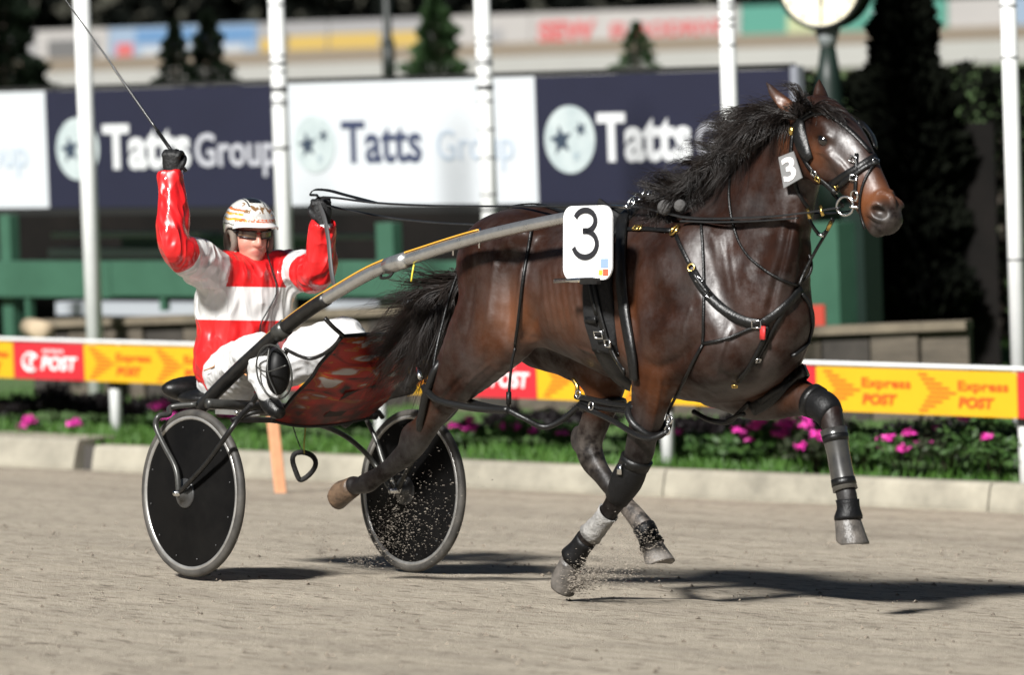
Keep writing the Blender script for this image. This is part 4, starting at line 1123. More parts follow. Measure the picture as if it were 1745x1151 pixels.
def coat_material():
    m = bpy.data.materials.new('bay_coat'); m.use_nodes = True
    nt = m.node_tree; b = nt.nodes['Principled BSDF']; L = nt.links.new
    tc = nt.nodes.new('ShaderNodeTexCoord')
    def noise(scale, detail=5, stretch=None, rough=.6):
        n = nt.nodes.new('ShaderNodeTexNoise'); n.inputs['Scale'].default_value = scale; n.inputs['Detail'].default_value = detail; n.inputs['Roughness'].default_value = rough
        if stretch:
            mp = nt.nodes.new('ShaderNodeMapping'); mp.inputs['Scale'].default_value = stretch; L(tc.outputs['Object'], mp.inputs['Vector']); L(mp.outputs[0], n.inputs['Vector'])
        else: L(tc.outputs['Object'], n.inputs['Vector'])
        return n.outputs['Fac']
    def mix(fac, a, bcol):
        x = nt.nodes.new('ShaderNodeMix'); x.data_type = 'RGBA'
        if hasattr(fac, 'links') or not isinstance(fac, (int, float)): L(fac, x.inputs[0])
        else: x.inputs[0].default_value = fac
        for s, i in ((a, 6), (bcol, 7)):
            if isinstance(s, tuple): x.inputs[i].default_value = (*s, 1)
            else: L(s, x.inputs[i])
        return x.outputs[2]
    def attr(n):
        a = nt.nodes.new('ShaderNodeAttribute'); a.attribute_name = n; return a.outputs['Fac']
    def rng2(s, a, b_, c=0, d=1):
        r = nt.nodes.new('ShaderNodeMapRange'); r.inputs[1].default_value = a; r.inputs[2].default_value = b_; r.inputs[3].default_value = c; r.inputs[4].default_value = d; L(s, r.inputs[0]); return r.outputs[0]
    base = mix(rng2(noise(5), .3, .7), (.0100, .0042, .0029), (.030, .0105, .0054))
    base = mix(attr('tan'), base, (.135, .045, .015))
    base = mix(attr('dark'), base, (.0048, .0036, .0032))
    dm = nt.nodes.new('ShaderNodeMath'); dm.operation = 'MULTIPLY'; L(attr('dust'), dm.inputs[0]); L(rng2(noise(22), .38, .62), dm.inputs[1])
    base = mix(dm.outputs[0], base, (.16, .135, .115))
    L(base, b.inputs['Base Color'])
    L(rng2(noise(6, 7, None, .7), .35, .65, .40, .62), b.inputs['Roughness'])
    L(rng2(noise(3.2, 6, None, .68), .40, .60, .12, .95), b.inputs['Specular IOR Level'])
    b.inputs['Coat Weight'].default_value = .05; b.inputs['Coat Roughness'].default_value = .25
    bp = nt.nodes.new('ShaderNodeBump'); bp.inputs['Strength'].default_value = .35; bp.inputs['Distance'].default_value = .012
    ad = nt.nodes.new('ShaderNodeMath'); ad.operation = 'MULTIPLY_ADD'; L(noise(14, 3, (1, 1, .55)), ad.inputs[0]); ad.inputs[1].default_value = 1.0; 
    sc = nt.nodes.new('ShaderNodeMath'); sc.operation = 'MULTIPLY'; L(noise(120, 2, (.35, 1, 1)), sc.inputs[0]); sc.inputs[1].default_value = .10
    L(sc.outputs[0], ad.inputs[2]); L(ad.outputs[0], bp.inputs['Height']); L(bp.outputs[0], b.inputs['Normal'])
    return m
M_COAT = coat_material()
obj('body', hme, M_COAT, horse)
M_HOOF = mat('hoof_horn', (.15, .135, .12), .55, noise=.45, nscale=30, bump=.4, bscale=60)
M_HOOF_D = mat('dark_hoof_horn', (.045, .041, .037), .42, noise=.6, nscale=22, noise_col=(.14, .125, .11), bump=.4, bscale=60)
def hoof(top, toe, y, m, rt=.046, rb=.066):
    """frustum from the coronet at `top` down to the sole, toe towards `toe` (photo pixels)."""
    a = P(*top, y); tp = P(*toe, y); dn = nrm(tp - a); ln = np.linalg.norm(tp - a)
    fr = nrm(np.array([-dn[2], 0, dn[0]]));
    if fr[0] < 0: fr = -fr
    g = Geo(); V = []; k = 20
    prof = [(.6, -.012), (1.0, 0), (1.02, .15), (1.12, .55), (1.25, .93), (1.24, 1.0), (1.0, 1.0), (.0, .94)]
    for r, h in prof:
        for i in range(k):
            w = 2 * math.pi * i / k
            heel = .86 if math.cos(w) < -.3 else 1.0; hh = h * (1 - .30 * max(0, -math.cos(w))) if h > 0 else h
            V.append(a + dn * ln * hh + fr * (rt * 1.05 * r * math.cos(w) * heel + .024 * hh) + np.array([0, rt * r * math.sin(w) * .98, 0]))
    F = [(j * k + i, j * k + (i + 1) % k, (j + 1) * k + (i + 1) % k, (j + 1) * k + i) for j in range(len(prof) - 1) for i in range(k)]
    obj('hoof', (np.array(V), F), m, horse)
hoof((973, 955), (952, 996), -.15, M_HOOF_D)
hoof((1443, 882), (1446, 930), .15, M_HOOF_D, .052)
hoof((1110, 930), (1120, 966), .14, M_HOOF, .048)
hoof((602, 829), (574, 836), -.15, mat('muddy_hoof_horn', (.018, .015, .013), .5, noise=.6, nscale=18, noise_col=(.16, .10, .06), bump=.4, bscale=60))
# eyes
M_EYE = mat('eye', (.004, .0025, .002), .03, spec=.8, coat=1.0)
for s in (-1, 1):
    obj('eye', ellipsoid(hp(.128, .018, s * .086), (.030, .024, .024), [hd, (0, 1, 0), hn]), M_EYE, horse)

# surface finders on the horse
def onbody(u, v, off=.006, up=None):
    o, d = lray(u, v)
    h = HBVH.ray_cast(Vector(o), Vector(d))
    if h[0] is None:
        return None, None
    p, n = np.array(h[0]), np.array(h[1])
    return p + n * off, n
def nearbody(p, off=.006):
    h = HBVH.find_nearest(Vector(p))
    n = np.array(h[1]); return np.array(h[0]) + n * off, n
def ring(c, axis, off=.006, k=28, rmax=.6, bvh=None, hint=(0, 1, 0)):
    """loop hugging the body round centre c, in the plane across axis: rays from the centre outward, farthest exit within rmax."""
    c = np.asarray(c, float); a, b = frame_of(axis, hint); pts = []; nn = []
    for i in range(k):
        w = 2 * math.pi * i / k; d = math.cos(w) * a + math.sin(w) * b
        h = (bvh or HBVH).ray_cast(Vector(c), Vector(d), rmax)
        p = np.array(h[0]) if h[0] is not None else c + d * (rmax * .5)
        pts.append(p + d * off); nn.append(d)
    pts = np.array(pts)
    for _ in range(1):
        pts = .5 * pts + .25 * (np.roll(pts, 1, 0) + np.roll(pts, -1, 0))
    return pts, np.array(nn)
# ------------------------------------------------------------------ the sulky
M_BLACKTUBE = mat('black_painted_tube', (.010, .0095, .009), .38, noise=.6, nscale=25, rnoise=.12, bump=.15, bscale=80)
M_ALU = mat('brushed_aluminium', (.58, .58, .57), .30, metal=.88, spec=.6, noise=.12, nscale=30, rnoise=.1)
M_GREYTUBE = mat('grey_tube', (.06, .06, .056), .35, metal=.4, noise=.35, nscale=20, rnoise=.1)
M_TYRE = mat('tyre_rubber', (.020, .019, .018), .6, noise=.5, nscale=9, noise_col=(.085, .078, .068))
M_RIM = mat('rim_metal', (.40, .39, .37), .32, metal=.6, noise=.25, nscale=14, rnoise=.15)
M_DISC = mat('black_disc', (.0035, .0035, .0038), .45, spec=.05, noise=.5, nscale=5, rnoise=.2, noise_col=(.009, .0085, .008), bump=.05, bscale=9)
M_HUB = mat('hub_metal', (.10, .10, .10), .4, metal=.7, noise=.3)
M_LEATHER = mat('black_leather', (.006, .006, .006), .38, spec=.4, noise=.4, nscale=60, rnoise=.12, bump=.2, bscale=120)
M_GOLD = mat('brass', (.75, .52, .16), .25, metal=1.0)
M_STEEL = mat('steel_fitting', (.75, .75, .74), .18, metal=1.0)
M_STRIPE = mat('gold_stripe', (.62, .33, .04), .4)
sulky = team('racing_sulky', 'two wheeled racing sulky with black disc wheels and silver shafts behind the horse', 'sulky', (0, 0, 0))
WR = .358
def wheel(cx, cy, out):
    c = np.array([cx, cy, WR]); ax = np.array([0, out, 0.0])
    w = bpy.data.objects.new('wheel', None); col.objects.link(w); w.parent = sulky
    pts = [c + np.array([math.cos(a), 0, math.sin(a)]) * (WR - .019) for a in np.linspace(0, 2 * math.pi, 96, endpoint=False)]
    obj('tyre', tube(pts, .0195, 12, closed=True), M_TYRE, w)
    obj('rim', lathe(c, ax, [(WR - .026, -.015), (WR - .026, .015), (WR - .034, .019), (WR - .042, .016), (WR - .046, .008), (WR - .046, -.008), (WR - .042, -.016), (WR - .034, -.019), (WR - .026, -.015)], 96), M_RIM, w)
    prof = [(WR - .042, .012), (WR - .09, .015), (.2, .026), (.09, .038), (.062, .042)]
    V1 = lathe(c, ax, prof, 72)
    V2 = lathe(c, -ax, prof, 72)
    obj('disc_cover', V1, M_DISC, w); obj('disc_cover', V2, M_DISC, w)
    for s in (1, -1):
        obj('hub', lathe(c, ax * s, [(.064, .040), (.064, .046), (.058, .049), (.03, .052), (.026, .07), (.012, .078), (.0, .078)], 32), M_HUB, w)
    g = Geo()                                       # rivets round the disc
    for s in (1, -1):
        for i in range(12):
            a = i * math.pi / 6 + .2
            g.add(*ellipsoid(c + np.array([math.cos(a), 0, math.sin(a)]) * .285 + ax * s * .0165, (.004, .003, .004), nu=6, nv=4))
    obj('rivets', g.out(), M_HUB, w, kind='stuff')
    return w
NWX, FWX, HW = -.055, .02, AXLE / 2
wheel(NWX, -HW, -1)
wheel(FWX, HW, -1)
def stube(name, pts, r, m=M_BLACKTUBE, n=24, sides=10):
    return obj(name, tube(np.array(pts), r, sides, n=n), m, sulky)
yo, yi = -HW - .075, -HW + .085
stube('wheel_stay', [(NWX, yo, WR), P(300, 800, yo), P(280, 760, yo), P(266, 728, yo), P(270, 710, yo + .01), P(288, 706, yo + .06), (NWX - .20, yi - .06, .72), (NWX - .1, yi, .735)], .0125, M_GREYTUBE, 40)
stube('wheel_stay', [(NWX, yo, WR), P(352, 790, yo), P(388, 740, yo), P(408, 712, yo + .05), P(428, 690, yi)], .0115, M_BLACKTUBE)
stube('wheel_stay', [(FWX, HW - .085, WR), P(705, 782, HW - .09), P(738, 735, HW - .08), P(775, 700, HW), P(800, 650, HW - .05)], .0115, M_GREYTUBE)
stube('wheel_stay', [(FWX - .0, HW - .085, WR), P(655, 792, HW - .1), P(643, 755, HW - .1), P(628, 722, HW - .11), P(618, 700, HW - .14)], .0115, M_GREYTUBE)
stube('axle_end', [(NWX, -HW - .10, WR), (NWX, -HW + .10, WR)], .012, M_STEEL, 2)
stube('axle_end', [(FWX, HW - .13, WR), (FWX, HW + .09, WR)], .012, M_STEEL, 2)
# cross beam over the wheels and the arched stays beneath
stube('cross_beam', [P(352, 688, -.47), P(390, 690, -.36), P(470, 694, -.08), P(560, 703, .2), P(640, 708, .47)], .022, M_GREYTUBE)
stube('cross_beam', [P(395, 716, -.40), P(460, 716, -.2), P(520, 715, 0), P(580, 716, .2)], .013, M_BLACKTUBE)
stube('frame_stay', [P(395, 716, -.4), P(440, 702, -.33), P(500, 700, -.1)], .011, M_BLACKTUBE)
stube('frame_stay', [P(515, 718, 0), P(560, 730, .15), P(600, 752, .32), P(636, 788, .46), (FWX, HW - .12, WR)], .0115, M_GREYTUBE)
stube('frame_stay', [P(476, 600, -.36), P(452, 650, -.36), P(428, 690, -.37), P(412, 712, -.38)], .012, M_BLACKTUBE)
stube('frame_stay', [P(490, 596, -.36), P(462, 660, -.33), P(447, 700, -.30)], .009, M_BLACKTUBE)
stube('frame_stay', [P(590, 712, .25), P(612, 700, .3), P(640, 700, .42), P(652, 712, .47)], .011, M_BLACKTUBE)
# shafts
SH = [P(343, 695, -.40), P(372, 664, -.40), P(420, 617, -.40), P(470, 572, -.40), P(520, 533, -.40), P(572, 500, -.40), P(640, 462, -.395), P(720, 434, -.39),
      P(800, 409, -.39), P(880, 389, -.39), P(968, 371, -.39), P(1025, 362, -.39)]
SHc = catmull(SH, 80)
obj('shaft', tube(SHc, np.linspace(.029, .024, 80), 14), M_ALU, sulky)
obj('shaft_sleeve', tube(SHc[:35] , .0305, 14), M_BLACKTUBE, sulky)
up = np.array([0, 0, 1.0])
obj('shaft_stripe', strap(SHc[18:60] + up * .0285 + np.array([0, -.006, 0]), up, .016, .004), M_STRIPE, sulky)
for t in (44, 45, 47):
    pass
obj('shaft_clamp', tube(SHc[45:49], .0345, 16), M_ALU, sulky)
obj('shaft_clamp', tube(SHc[22:25], .038, 16), M_GREYTUBE, sulky)
for t in (55, 59):
    obj('shaft_pin', tube([SHc[t] - up * .045, SHc[t] + up * .038], .005, 6), M_STEEL, sulky)
stube('hook', [SHc[46] - up * .03, SHc[46] + np.array([-.02, -.01, -.055]), SHc[46] + np.array([-.07, -.01, -.06]), SHc[44] + np.array([0, 0, -.03])], .006, M_BLACKTUBE, 14, 6)
stube('tie', [SHc[49] - up * .03, SHc[49] + np.array([.004, -.01, -.06]), SHc[49] + np.array([-.004, -.01, -.10])], .004, mat('yellow_tie', (.75, .6, .05), .5), 8, 5)
FS = [P(585, 722, .34), P(612, 702, .36), P(655, 676, .38), P(700, 650, .395)]
FS += [np.array([p[0], .395, p[2]]) for p in (SHc[40] + [.05, 0, -.12], SHc[52] + [.0, 0, -.04], SHc[66], SHc[79])]
FSc = catmull(FS, 60)
obj('shaft', tube(FSc, .025, 14), M_GREYTUBE, sulky)
obj('shaft_cuff', lathe(FSc[20], FSc[27] - FSc[20], [(.027, 0), (.035, .03), (.055, .11), (.05, .12), (.0, .12)], 20), M_BLACKTUBE, sulky)
# seat
sc = P(378, 672, .0)
seat = obj('seat', ellipsoid(sc + np.array([.0, 0, -.02]), (.19, .20, .05), nu=28, nv=12), M_LEATHER, sulky)
obj('seat_back_pad', ellipsoid(P(350, 664, -.02) + np.array([-.06, 0, .0]), (.08, .19, .06), nu=24, nv=12), M_LEATHER, sulky)
obj('seat_bracket', box(P(420, 704, -.1), .16, .05, .01), M_ALU, sulky, smooth=False)
stube('seat_spring', [P(400, 702, -.2), P(425, 712, -.15), P(470, 718, -.05)], .012, M_STEEL, 10)
# dust sheet between the shafts, in front of the driver's feet
gx, gz = 28, 18
cn = {(0, 0): P(464, 717, -.26), (1, 0): P(628, 712, .18), (0, 1): P(583, 574, -.25), (1, 1): P(694, 571, .27)}
def sheet(a, b):
    p = (cn[0, 0] * (1 - a) + cn[1, 0] * a) * (1 - b) + (cn[0, 1] * (1 - a) + cn[1, 1] * a) * b
    bulge = math.sin(math.pi * a) * math.sin(math.pi * b)
    w = .012 * math.sin(9 * a + 5 * b) * math.sin(math.pi * b) + .010 * math.sin(17 * b - 7 * a)
    e = P(700, 640, .27) - (cn[1, 0] * .5 + cn[1, 1] * .5)           # right edge bows out
    l = P(532, 640, -.25) - (cn[0, 0] * .5 + cn[0, 1] * .5)
    return p + np.array([.10, 0, -.02]) * bulge + np.array([1, 0, .3]) * w + e * .8 * math.sin(math.pi * b) * a ** 2 + l * .8 * math.sin(math.pi * b) * (1 - a) ** 2 - np.array([0, 0, .03]) * math.sin(math.pi * a) * (1 - b)
SV = np.array([sheet(i / gx, j / gz) for j in range(gz + 1) for i in range(gx + 1)])
SV = np.concatenate([SV, SV + np.array([-.004, 0, 0])]); nS = (gx + 1) * (gz + 1)
SFc = []
for j in range(gz):
    for i in range(gx):
        q = (j * (gx + 1) + i, j * (gx + 1) + i + 1, (j + 1) * (gx + 1) + i + 1, (j + 1) * (gx + 1) + i)
        SFc += [q, tuple(x + nS for x in q[::-1])]
def dust_sheet_mat():
    m = bpy.data.materials.new('flame_printed_cloth'); m.use_nodes = True
    nt = m.node_tree; b = nt.nodes['Principled BSDF']; L = nt.links.new
    uv = nt.nodes.new('ShaderNodeAttribute'); uv.attribute_name = 'sheet_uv'; uv.attribute_type = 'GEOMETRY'
    mp = nt.nodes.new('ShaderNodeMapping'); mp.inputs['Rotation'].default_value = (0, 0, .35); mp.inputs['Scale'].default_value = (2.2, 6.5, 1); L(uv.outputs['Vector'], mp.inputs['Vector'])
    n = nt.nodes.new('ShaderNodeTexNoise'); n.inputs['Scale'].default_value = 1.0; n.inputs['Detail'].default_value = 2.5; n.inputs['Distortion'].default_value = 1.2; L(mp.outputs[0], n.inputs['Vector'])
    cr = nt.nodes.new('ShaderNodeValToRGB'); L(n.outputs['Fac'], cr.inputs[0])
    e = cr.color_ramp.elements; e[0].position = .0; e[0].color = (.008, .006, .006, 1); e[1].position = 1; e[1].color = (.50, .48, .45, 1)
    for p, c in ((.335, (.01, .007, .007, 1)), (.37, (.15, .010, .007, 1)), (.48, (.36, .017, .012, 1)), (.545, (.32, .022, .010, 1)), (.56, (.36, .14, .02, 1)), (.585, (.30, .022, .012, 1)), (.625, (.42, .38, .36, 1))):
        x = e.new(p); x.color = c
    # blotchy darkening towards the bottom hem
    sp = nt.nodes.new('ShaderNodeSeparateXYZ'); L(uv.outputs['Vector'], sp.inputs[0])
    mr = nt.nodes.new('ShaderNodeMapRange'); mr.inputs[1].default_value = .62; mr.inputs[2].default_value = .12; L(sp.outputs['Y'], mr.inputs[0])
    n2 = nt.nodes.new('ShaderNodeTexNoise'); n2.inputs['Scale'].default_value = 7; n2.inputs['Detail'].default_value = 6; L(uv.outputs['Vector'], n2.inputs['Vector'])
    mu = nt.nodes.new('ShaderNodeMath'); mu.operation = 'MULTIPLY'; mu.use_clamp = True; L(mr.outputs[0], mu.inputs[0])
    m2 = nt.nodes.new('ShaderNodeMapRange'); m2.inputs[1].default_value = .25; m2.inputs[2].default_value = .6; L(n2.outputs['Fac'], m2.inputs[0]); L(m2.outputs[0], mu.inputs[1])
    mx = nt.nodes.new('ShaderNodeMix'); mx.data_type = 'RGBA'; L(mu.outputs[0], mx.inputs[0]); L(cr.outputs[0], mx.inputs[6]); mx.inputs[7].default_value = (.035, .014, .010, 1)
    L(mx.outputs[2], b.inputs['Base Color']); b.inputs['Roughness'].default_value = .45
    return m
dso = obj('dust_sheet', (SV, SFc), dust_sheet_mat(), sulky)
uvv = np.array([(i / gx, j / gz, 0) for j in range(gz + 1) for i in range(gx + 1)] * 2, np.float32)
_a = dso.data.attributes.new('sheet_uv', 'FLOAT_VECTOR', 'POINT'); _a.data.foreach_set('vector', uvv.ravel())
obj('sheet_hem', tube([sheet(i / 20, 1.0) + [0, 0, .004] for i in range(21)], .009, 8), M_LEATHER, sulky)
obj('sheet_hem', tube([sheet(0, i / 20) for i in range(21)], .008, 8), M_LEATHER, sulky)
obj('sheet_hem', tube([sheet(i / 20, 0) for i in range(21)], .008, 8), M_LEATHER, sulky)
obj('sheet_patch', (np.array([sheet(a, b) + np.array([.012, -.006, 0]) for a, b in ((.36, .42), (.60, .50), (.56, .14), (.40, .12))]), [(0, 1, 2, 3)]), mat('dark_patch', (.02, .01, .008), .6), sulky)
stube('sheet_frame', [P(553, 542, -.36), P(566, 556, -.33), P(584, 572, -.26)], .010, M_BLACKTUBE, 10)
stube('sheet_frame', [P(484, 594, -.38), P(510, 607, -.33), P(533, 611, -.29), P(560, 598, -.27), P(582, 576, -.26)], .008, M_BLACKTUBE, 24)
# stirrup cup with its wire guard
cc = P(474, 634, -.38)
obj('stirrup_cup', ellipsoid(cc, (.05, .055, .10), nu=20, nv=14), mat('black_plastic', (.004, .004, .004), .5, spec=.25), sulky)
th = np.linspace(0, 2 * math.pi, 28, endpoint=False)
obj('wire_guard', tube([cc + np.array([.06 * math.cos(a) * .6 + .03, -.045 - .02 * math.sin(a), .115 * math.sin(a)]) + np.array([.085 * math.cos(a), 0, 0]) for a in th], .0045, 6, closed=True), M_GREYTUBE, sulky)
stube('wire_guard', [cc + [-.09, -.05, .02], cc + [.02, -.075, .0], cc + [.12, -.05, .03]], .0035, M_GREYTUBE, 12, 6)
stube('wire_guard', [cc + [.0, -.05, .11], cc + [.025, -.075, .0], cc + [.06, -.05, -.10]], .0035, M_GREYTUBE, 12, 6)
# ring of padded cord hanging from the frame, on its strings
hl = team('hanging_loop', 'black padded loop dangling on strings under the sulky frame', 'loop', P(516, 822, 0))
lc = P(516, 795, 0)
lp = [lc + np.array([.64, .77, 0]) * (.046 * math.cos(a) + .010 * math.sin(2 * a)) + np.array([.012 * math.cos(2 * a), 0, .060 * math.sin(a)]) for a in th]
obj('padded_ring', tube(lp, .0115, 10, closed=True), mat('black_rope', (.016, .015, .014), .8, bump=.8, bscale=90), hl)
obj('string', tube([lc + [-.0, .0, .055], P(505, 745, 0), P(497, 718, 0)], .0028, 5, n=10), M_LEATHER, hl)
obj('string', tube([lc + [.01, 0, .055], P(518, 760, 0), P(521, 722, 0)], .003, 5, n=10), mat('yellow_cord', (.35, .28, .05), .6), hl)
# racing number on the near shaft
pl = team('number_plate', 'white plate with black number 3 clipped on the near shaft tip', 'number plate', P(1003, 476, -.43))
pc = P(1002, 414, -.432)
pax, pay, pan = np.array([1, 0, 0.0]), nrm(P(1001, 352, -.432) - P(1004, 476, -.432)), None
pay = nrm(np.array([pay[0] * .3, 0, pay[2]])); pan = np.array([0, -1.0, 0]); pax = nrm(np.cross(pay, pan))
pw, ph, rc = .146, .147, .05
prof = []
for cx_, cy_, a0 in ((pw - rc, ph - rc, 0), (-pw + rc, ph - rc, 90), (-pw + rc, -ph + rc, 180), (pw - rc, -ph + rc, 270)):
    for i in range(7):
        a = R(a0 + 15 * i); prof.append((cx_ + rc * math.cos(a), cy_ + rc * math.sin(a)))
k = len(prof)
V = [pc + pax * x + pay * y + pan * z for z in (-.004, .004) for x, y in prof]
F = [tuple(range(k - 1, -1, -1)), tuple(range(k, 2 * k))] + [(i, (i + 1) % k, k + (i + 1) % k, k + i) for i in range(k)]
obj('plate', (np.array(V), F), mat('white_plate', (.80, .80, .80), .3, coat=.3), pl, smooth=False)
M_PRINT = mat('black_print', (.02, .02, .024), .45)
n3 = []                                             # the figure 3 as a drawn stroke
for a in np.linspace(160, -90, 16): n3.append((.040 * math.cos(R(a)) + .0, .052 + .042 * math.sin(R(a))))
n3[-1] = (-.008, .012)
n3b = [(-.008, .012)] + [(.046 * math.cos(R(a)), -.040 + .052 * math.sin(R(a))) for a in np.linspace(85, -165, 18)]
pts3 = np.array([pc + pax * (x * 1.55 - .01) + pay * (y * 1.0 + .035) + pan * .007 for x, y in n3 + n3b[1:]])
obj('numeral', strap(pts3, pan, .024, .002), M_PRINT, pl, smooth=False)
# small sponsor print along the bottom: pale letters and a coloured corner
o_ = pc - pay * .125 - pax * .105
gp = Geo(); rp = np.random.default_rng(3)            # print too small to read: short pale strokes
for row, (yy, hh) in enumerate(((.030, .012), (.0, .010))):
    x = 0.0
    while x < .17:
        w = rp.uniform(.003, .007)
        gp.add(*box(o_ + pay * (yy + rp.uniform(-.002, .002)) + pax * (x + w) + pan * .005, w, hh * rp.uniform(.5, 1), .0006, [pax, pay, pan]))
        x += 2 * w + rp.uniform(.002, .006)
obj('print', gp.out(), mat('pale_blue_print', (.48, .52, .6), .5), pl, smooth=False, kind='stuff')
obj('print', box(pc - pay * .082 + pax * .105 + pan * .005, .022, .018, .001, [pax, pay, pan]), mat('blue_print', (.25, .35, .6), .5), pl, smooth=False)
obj('print', box(pc - pay * .118 + pax * .112 + pan * .005, .016, .013, .001, [pax, pay, pan]), mat('red_print', (.7, .12, .06), .5), pl, smooth=False)
obj('print', box(pc - pay * .118 + pax * .082 + pan * .005, .010, .010, .001, [pax, pay, pan]), mat('yellow_print', (.8, .6, .05), .5), pl, smooth=False)
obj('clip', tube([pc - pay * .150 - pax * .185 + pan * .012, pc - pay * .145 + pax * .05 + pan * .012], .010, 8), M_STEEL, pl)
obj('clip', box(pc - pay * .152 + pax * .03 + pan * .012, .05, .012, .012, [pax, pay, pan]), M_BLACKTUBE, pl, smooth=False)
# ------------------------------------------------------------------ the driver
M_SKIN = mat('skin', (.52, .27, .20), .45, noise=.12, nscale=30, bump=.12, bscale=60)
M_SKIN.node_tree.nodes['Principled BSDF'].inputs['Subsurface Weight'].default_value = .12
M_SKIN.node_tree.nodes['Principled BSDF'].inputs['Subsurface Radius'].default_value = (.012, .005, .003)
driver = team('person', 'driver in red and white jacket and flame striped helmet, whip arm raised', 'person', P(385, 672, 0))
hc = P(426, 402, 0)                                 # middle of the head
fd = nrm([math.cos(R(-16)), math.sin(R(-16)), -.10])  # way the face looks
fs = nrm(np.cross([0, 0, 1.0], fd)); fu = np.cross(fd, fs)   # his left, up
def fh(x, y, z): return hc + fd * x + fs * y + fu * z
FA = [fd, fs, fu]
shR, elR, wrR = P(361, 462, -.20), P(299, 420, -.48), P(291, 302, -.46)
shL, elL, wrL = P(498, 462, .20), P(541, 462, .10), P(552, 384, .06)
hiR, knR, anR = P(392, 640, -.11), P(446, 604, -.34), P(457, 668, -.34)
hiL, knL, anL = P(430, 640, .11), P(590, 574, .30), P(612, 660, .30)
nk = P(427, 455, 0) + np.array([-.02, 0, 0])
ch, wa, hp_ = P(419, 505, 0), P(414, 565, 0), P(408, 628, 0)
def limbs(Fd, grow, parts):
    for p in parts:
        q = []
        for (a, r, _), (b, r1, _) in zip(p[:-1], p[1:]): q += [[*a, r], [*(.5 * (a + b)), .5 * (r + r1)]]
        Fd.loft(q + [[*p[-1][0], p[-1][1]]], k=.03)
DF = Field(np.minimum.reduce([elR, anR, hp_]) - .2, np.maximum.reduce([anL, wrR, knL, wrL, hc]) + .2, .0055)
DF.ell(fh(-.015, 0, .045), (.098, .076, .090), k=.02, ax=FA)       # skull
DF.ell(fh(.030, 0, -.015), (.068, .064, .085), k=.03, ax=FA)       # face
DF.ell(fh(.040, 0, -.078), (.046, .046, .038), k=.03, ax=FA)       # jaw
DF.ell(fh(.070, 0, -.098), (.022, .024, .018), k=.02, ax=FA)       # chin
for s in (-1, 1):
    DF.ell(fh(.050, s * .040, -.030), (.030, .026, .026), k=.025, ax=FA)   # cheek
    DF.ell(fh(.072, s * .030, .015), (.02, .018, .012), k=.012, ax=FA, cut=True)   # eye hollow
    DF.ell(fh(-.008, s * .078, -.008), (.020, .010, .032), k=.008, ax=[nrm(fd + .2 * fs * s), fs, fu])     # ear
DF.loft([[*fh(.092, 0, .018), .009], [*fh(.108, 0, -.008), .011], [*fh(.114, 0, -.026), .014], [*fh(.098, 0, -.034), .012]], k=.012)   # nose
for s in (-1, 1): DF.ell(fh(.100, s * .014, -.028), (.013, .009, .009), k=.01, ax=FA)
DF.loft([[*fh(.082, -.030, -.064), .006], [*fh(.096, 0, -.058), .008], [*fh(.082, .030, -.064), .006]], k=.010, n=12)
DF.loft([[*fh(.080, -.024, -.073), .006], [*fh(.092, 0, -.073), .008], [*fh(.080, .024, -.073), .006]], k=.010, n=12)
DF.loft([[*fh(.094, -.030, -.066), .004], [*fh(.106, 0, -.0655), .004], [*fh(.094, .030, -.066), .004]], k=.004, n=12, cut=True)
DF.loft([[*fh(-.02, 0, -.06), .055, .06], [*(nk + .3 * (fh(-.02, 0, -.06) - nk)), .055, .06], [*nk, .06, .065], [*ch, .15, .10], [*wa, .14, .11], [*hp_, .15, .12]], k=.03)
limbs(DF, 0, [[(shR, .05, 0), (elR, .024, 0), (wrR, .02, 0)], [(shL, .05, 0), (elL, .02, 0), (wrL, .02, 0)],
              [(hiR, .085, 0), (knR, .05, 0), (anR, .036, 0)], [(hiL, .085, 0), (knL, .05, 0), (anL, .036, 0)]])
DV, DQ = DF.mesh(2); del DF
dme = mesh_from('body', DV - BASE['person'], DQ)
lip = np.maximum(np.exp(-(np.linalg.norm((DV - fh(.098, 0, -.065)) * [1, 1, 1.9], axis=1) / .030) ** 4), .45 * np.maximum(np.exp(-(np.linalg.norm(DV - fh(.07, -.045, -.03), axis=1) / .03) ** 2), np.exp(-(np.linalg.norm(DV - fh(.07, .045, -.03), axis=1) / .03) ** 2)))
lip = np.maximum(lip, .5 * np.exp(-(np.linalg.norm(DV - fh(.112, 0, -.025), axis=1) / .02) ** 2))
vattr(dme, 'lip', lip)
_nt = M_SKIN.node_tree; _b = _nt.nodes['Principled BSDF']; _src = _b.inputs['Base Color'].links[0].from_socket
_at = _nt.nodes.new('ShaderNodeAttribute'); _at.attribute_name = 'lip'
_mx = _nt.nodes.new('ShaderNodeMix'); _mx.data_type = 'RGBA'; _nt.links.new(_at.outputs['Fac'], _mx.inputs[0]); _nt.links.new(_src, _mx.inputs[6]); _mx.inputs[7].default_value = (.46, .15, .12, 1)
_nt.links.new(_mx.outputs[2], _b.inputs['Base Color'])
obj('body', dme, M_SKIN, driver)
def crumple(V, amp, scale, stretch=(1, 1, 1), seed=0.0):
    out = np.zeros(len(V))
    for i, v in enumerate(V * np.asarray(stretch) * scale):
        q = Vector((v[0] + seed, v[1] - seed, v[2] + 2 * seed))
        out[i] = (1 - abs(mnoise.noise(q)) * 2.2) * .65 + mnoise.noise(q * 2.3) * .35
    return out * amp
def vnormals_(V, Q):
    n = np.cross(V[Q[:, 2]] - V[Q[:, 0]], V[Q[:, 3]] - V[Q[:, 1]]); N = np.zeros_like(V)
    for k in range(4): np.add.at(N, Q[:, k], n)
    return N / (np.linalg.norm(N, axis=1)[:, None] + 1e-9)
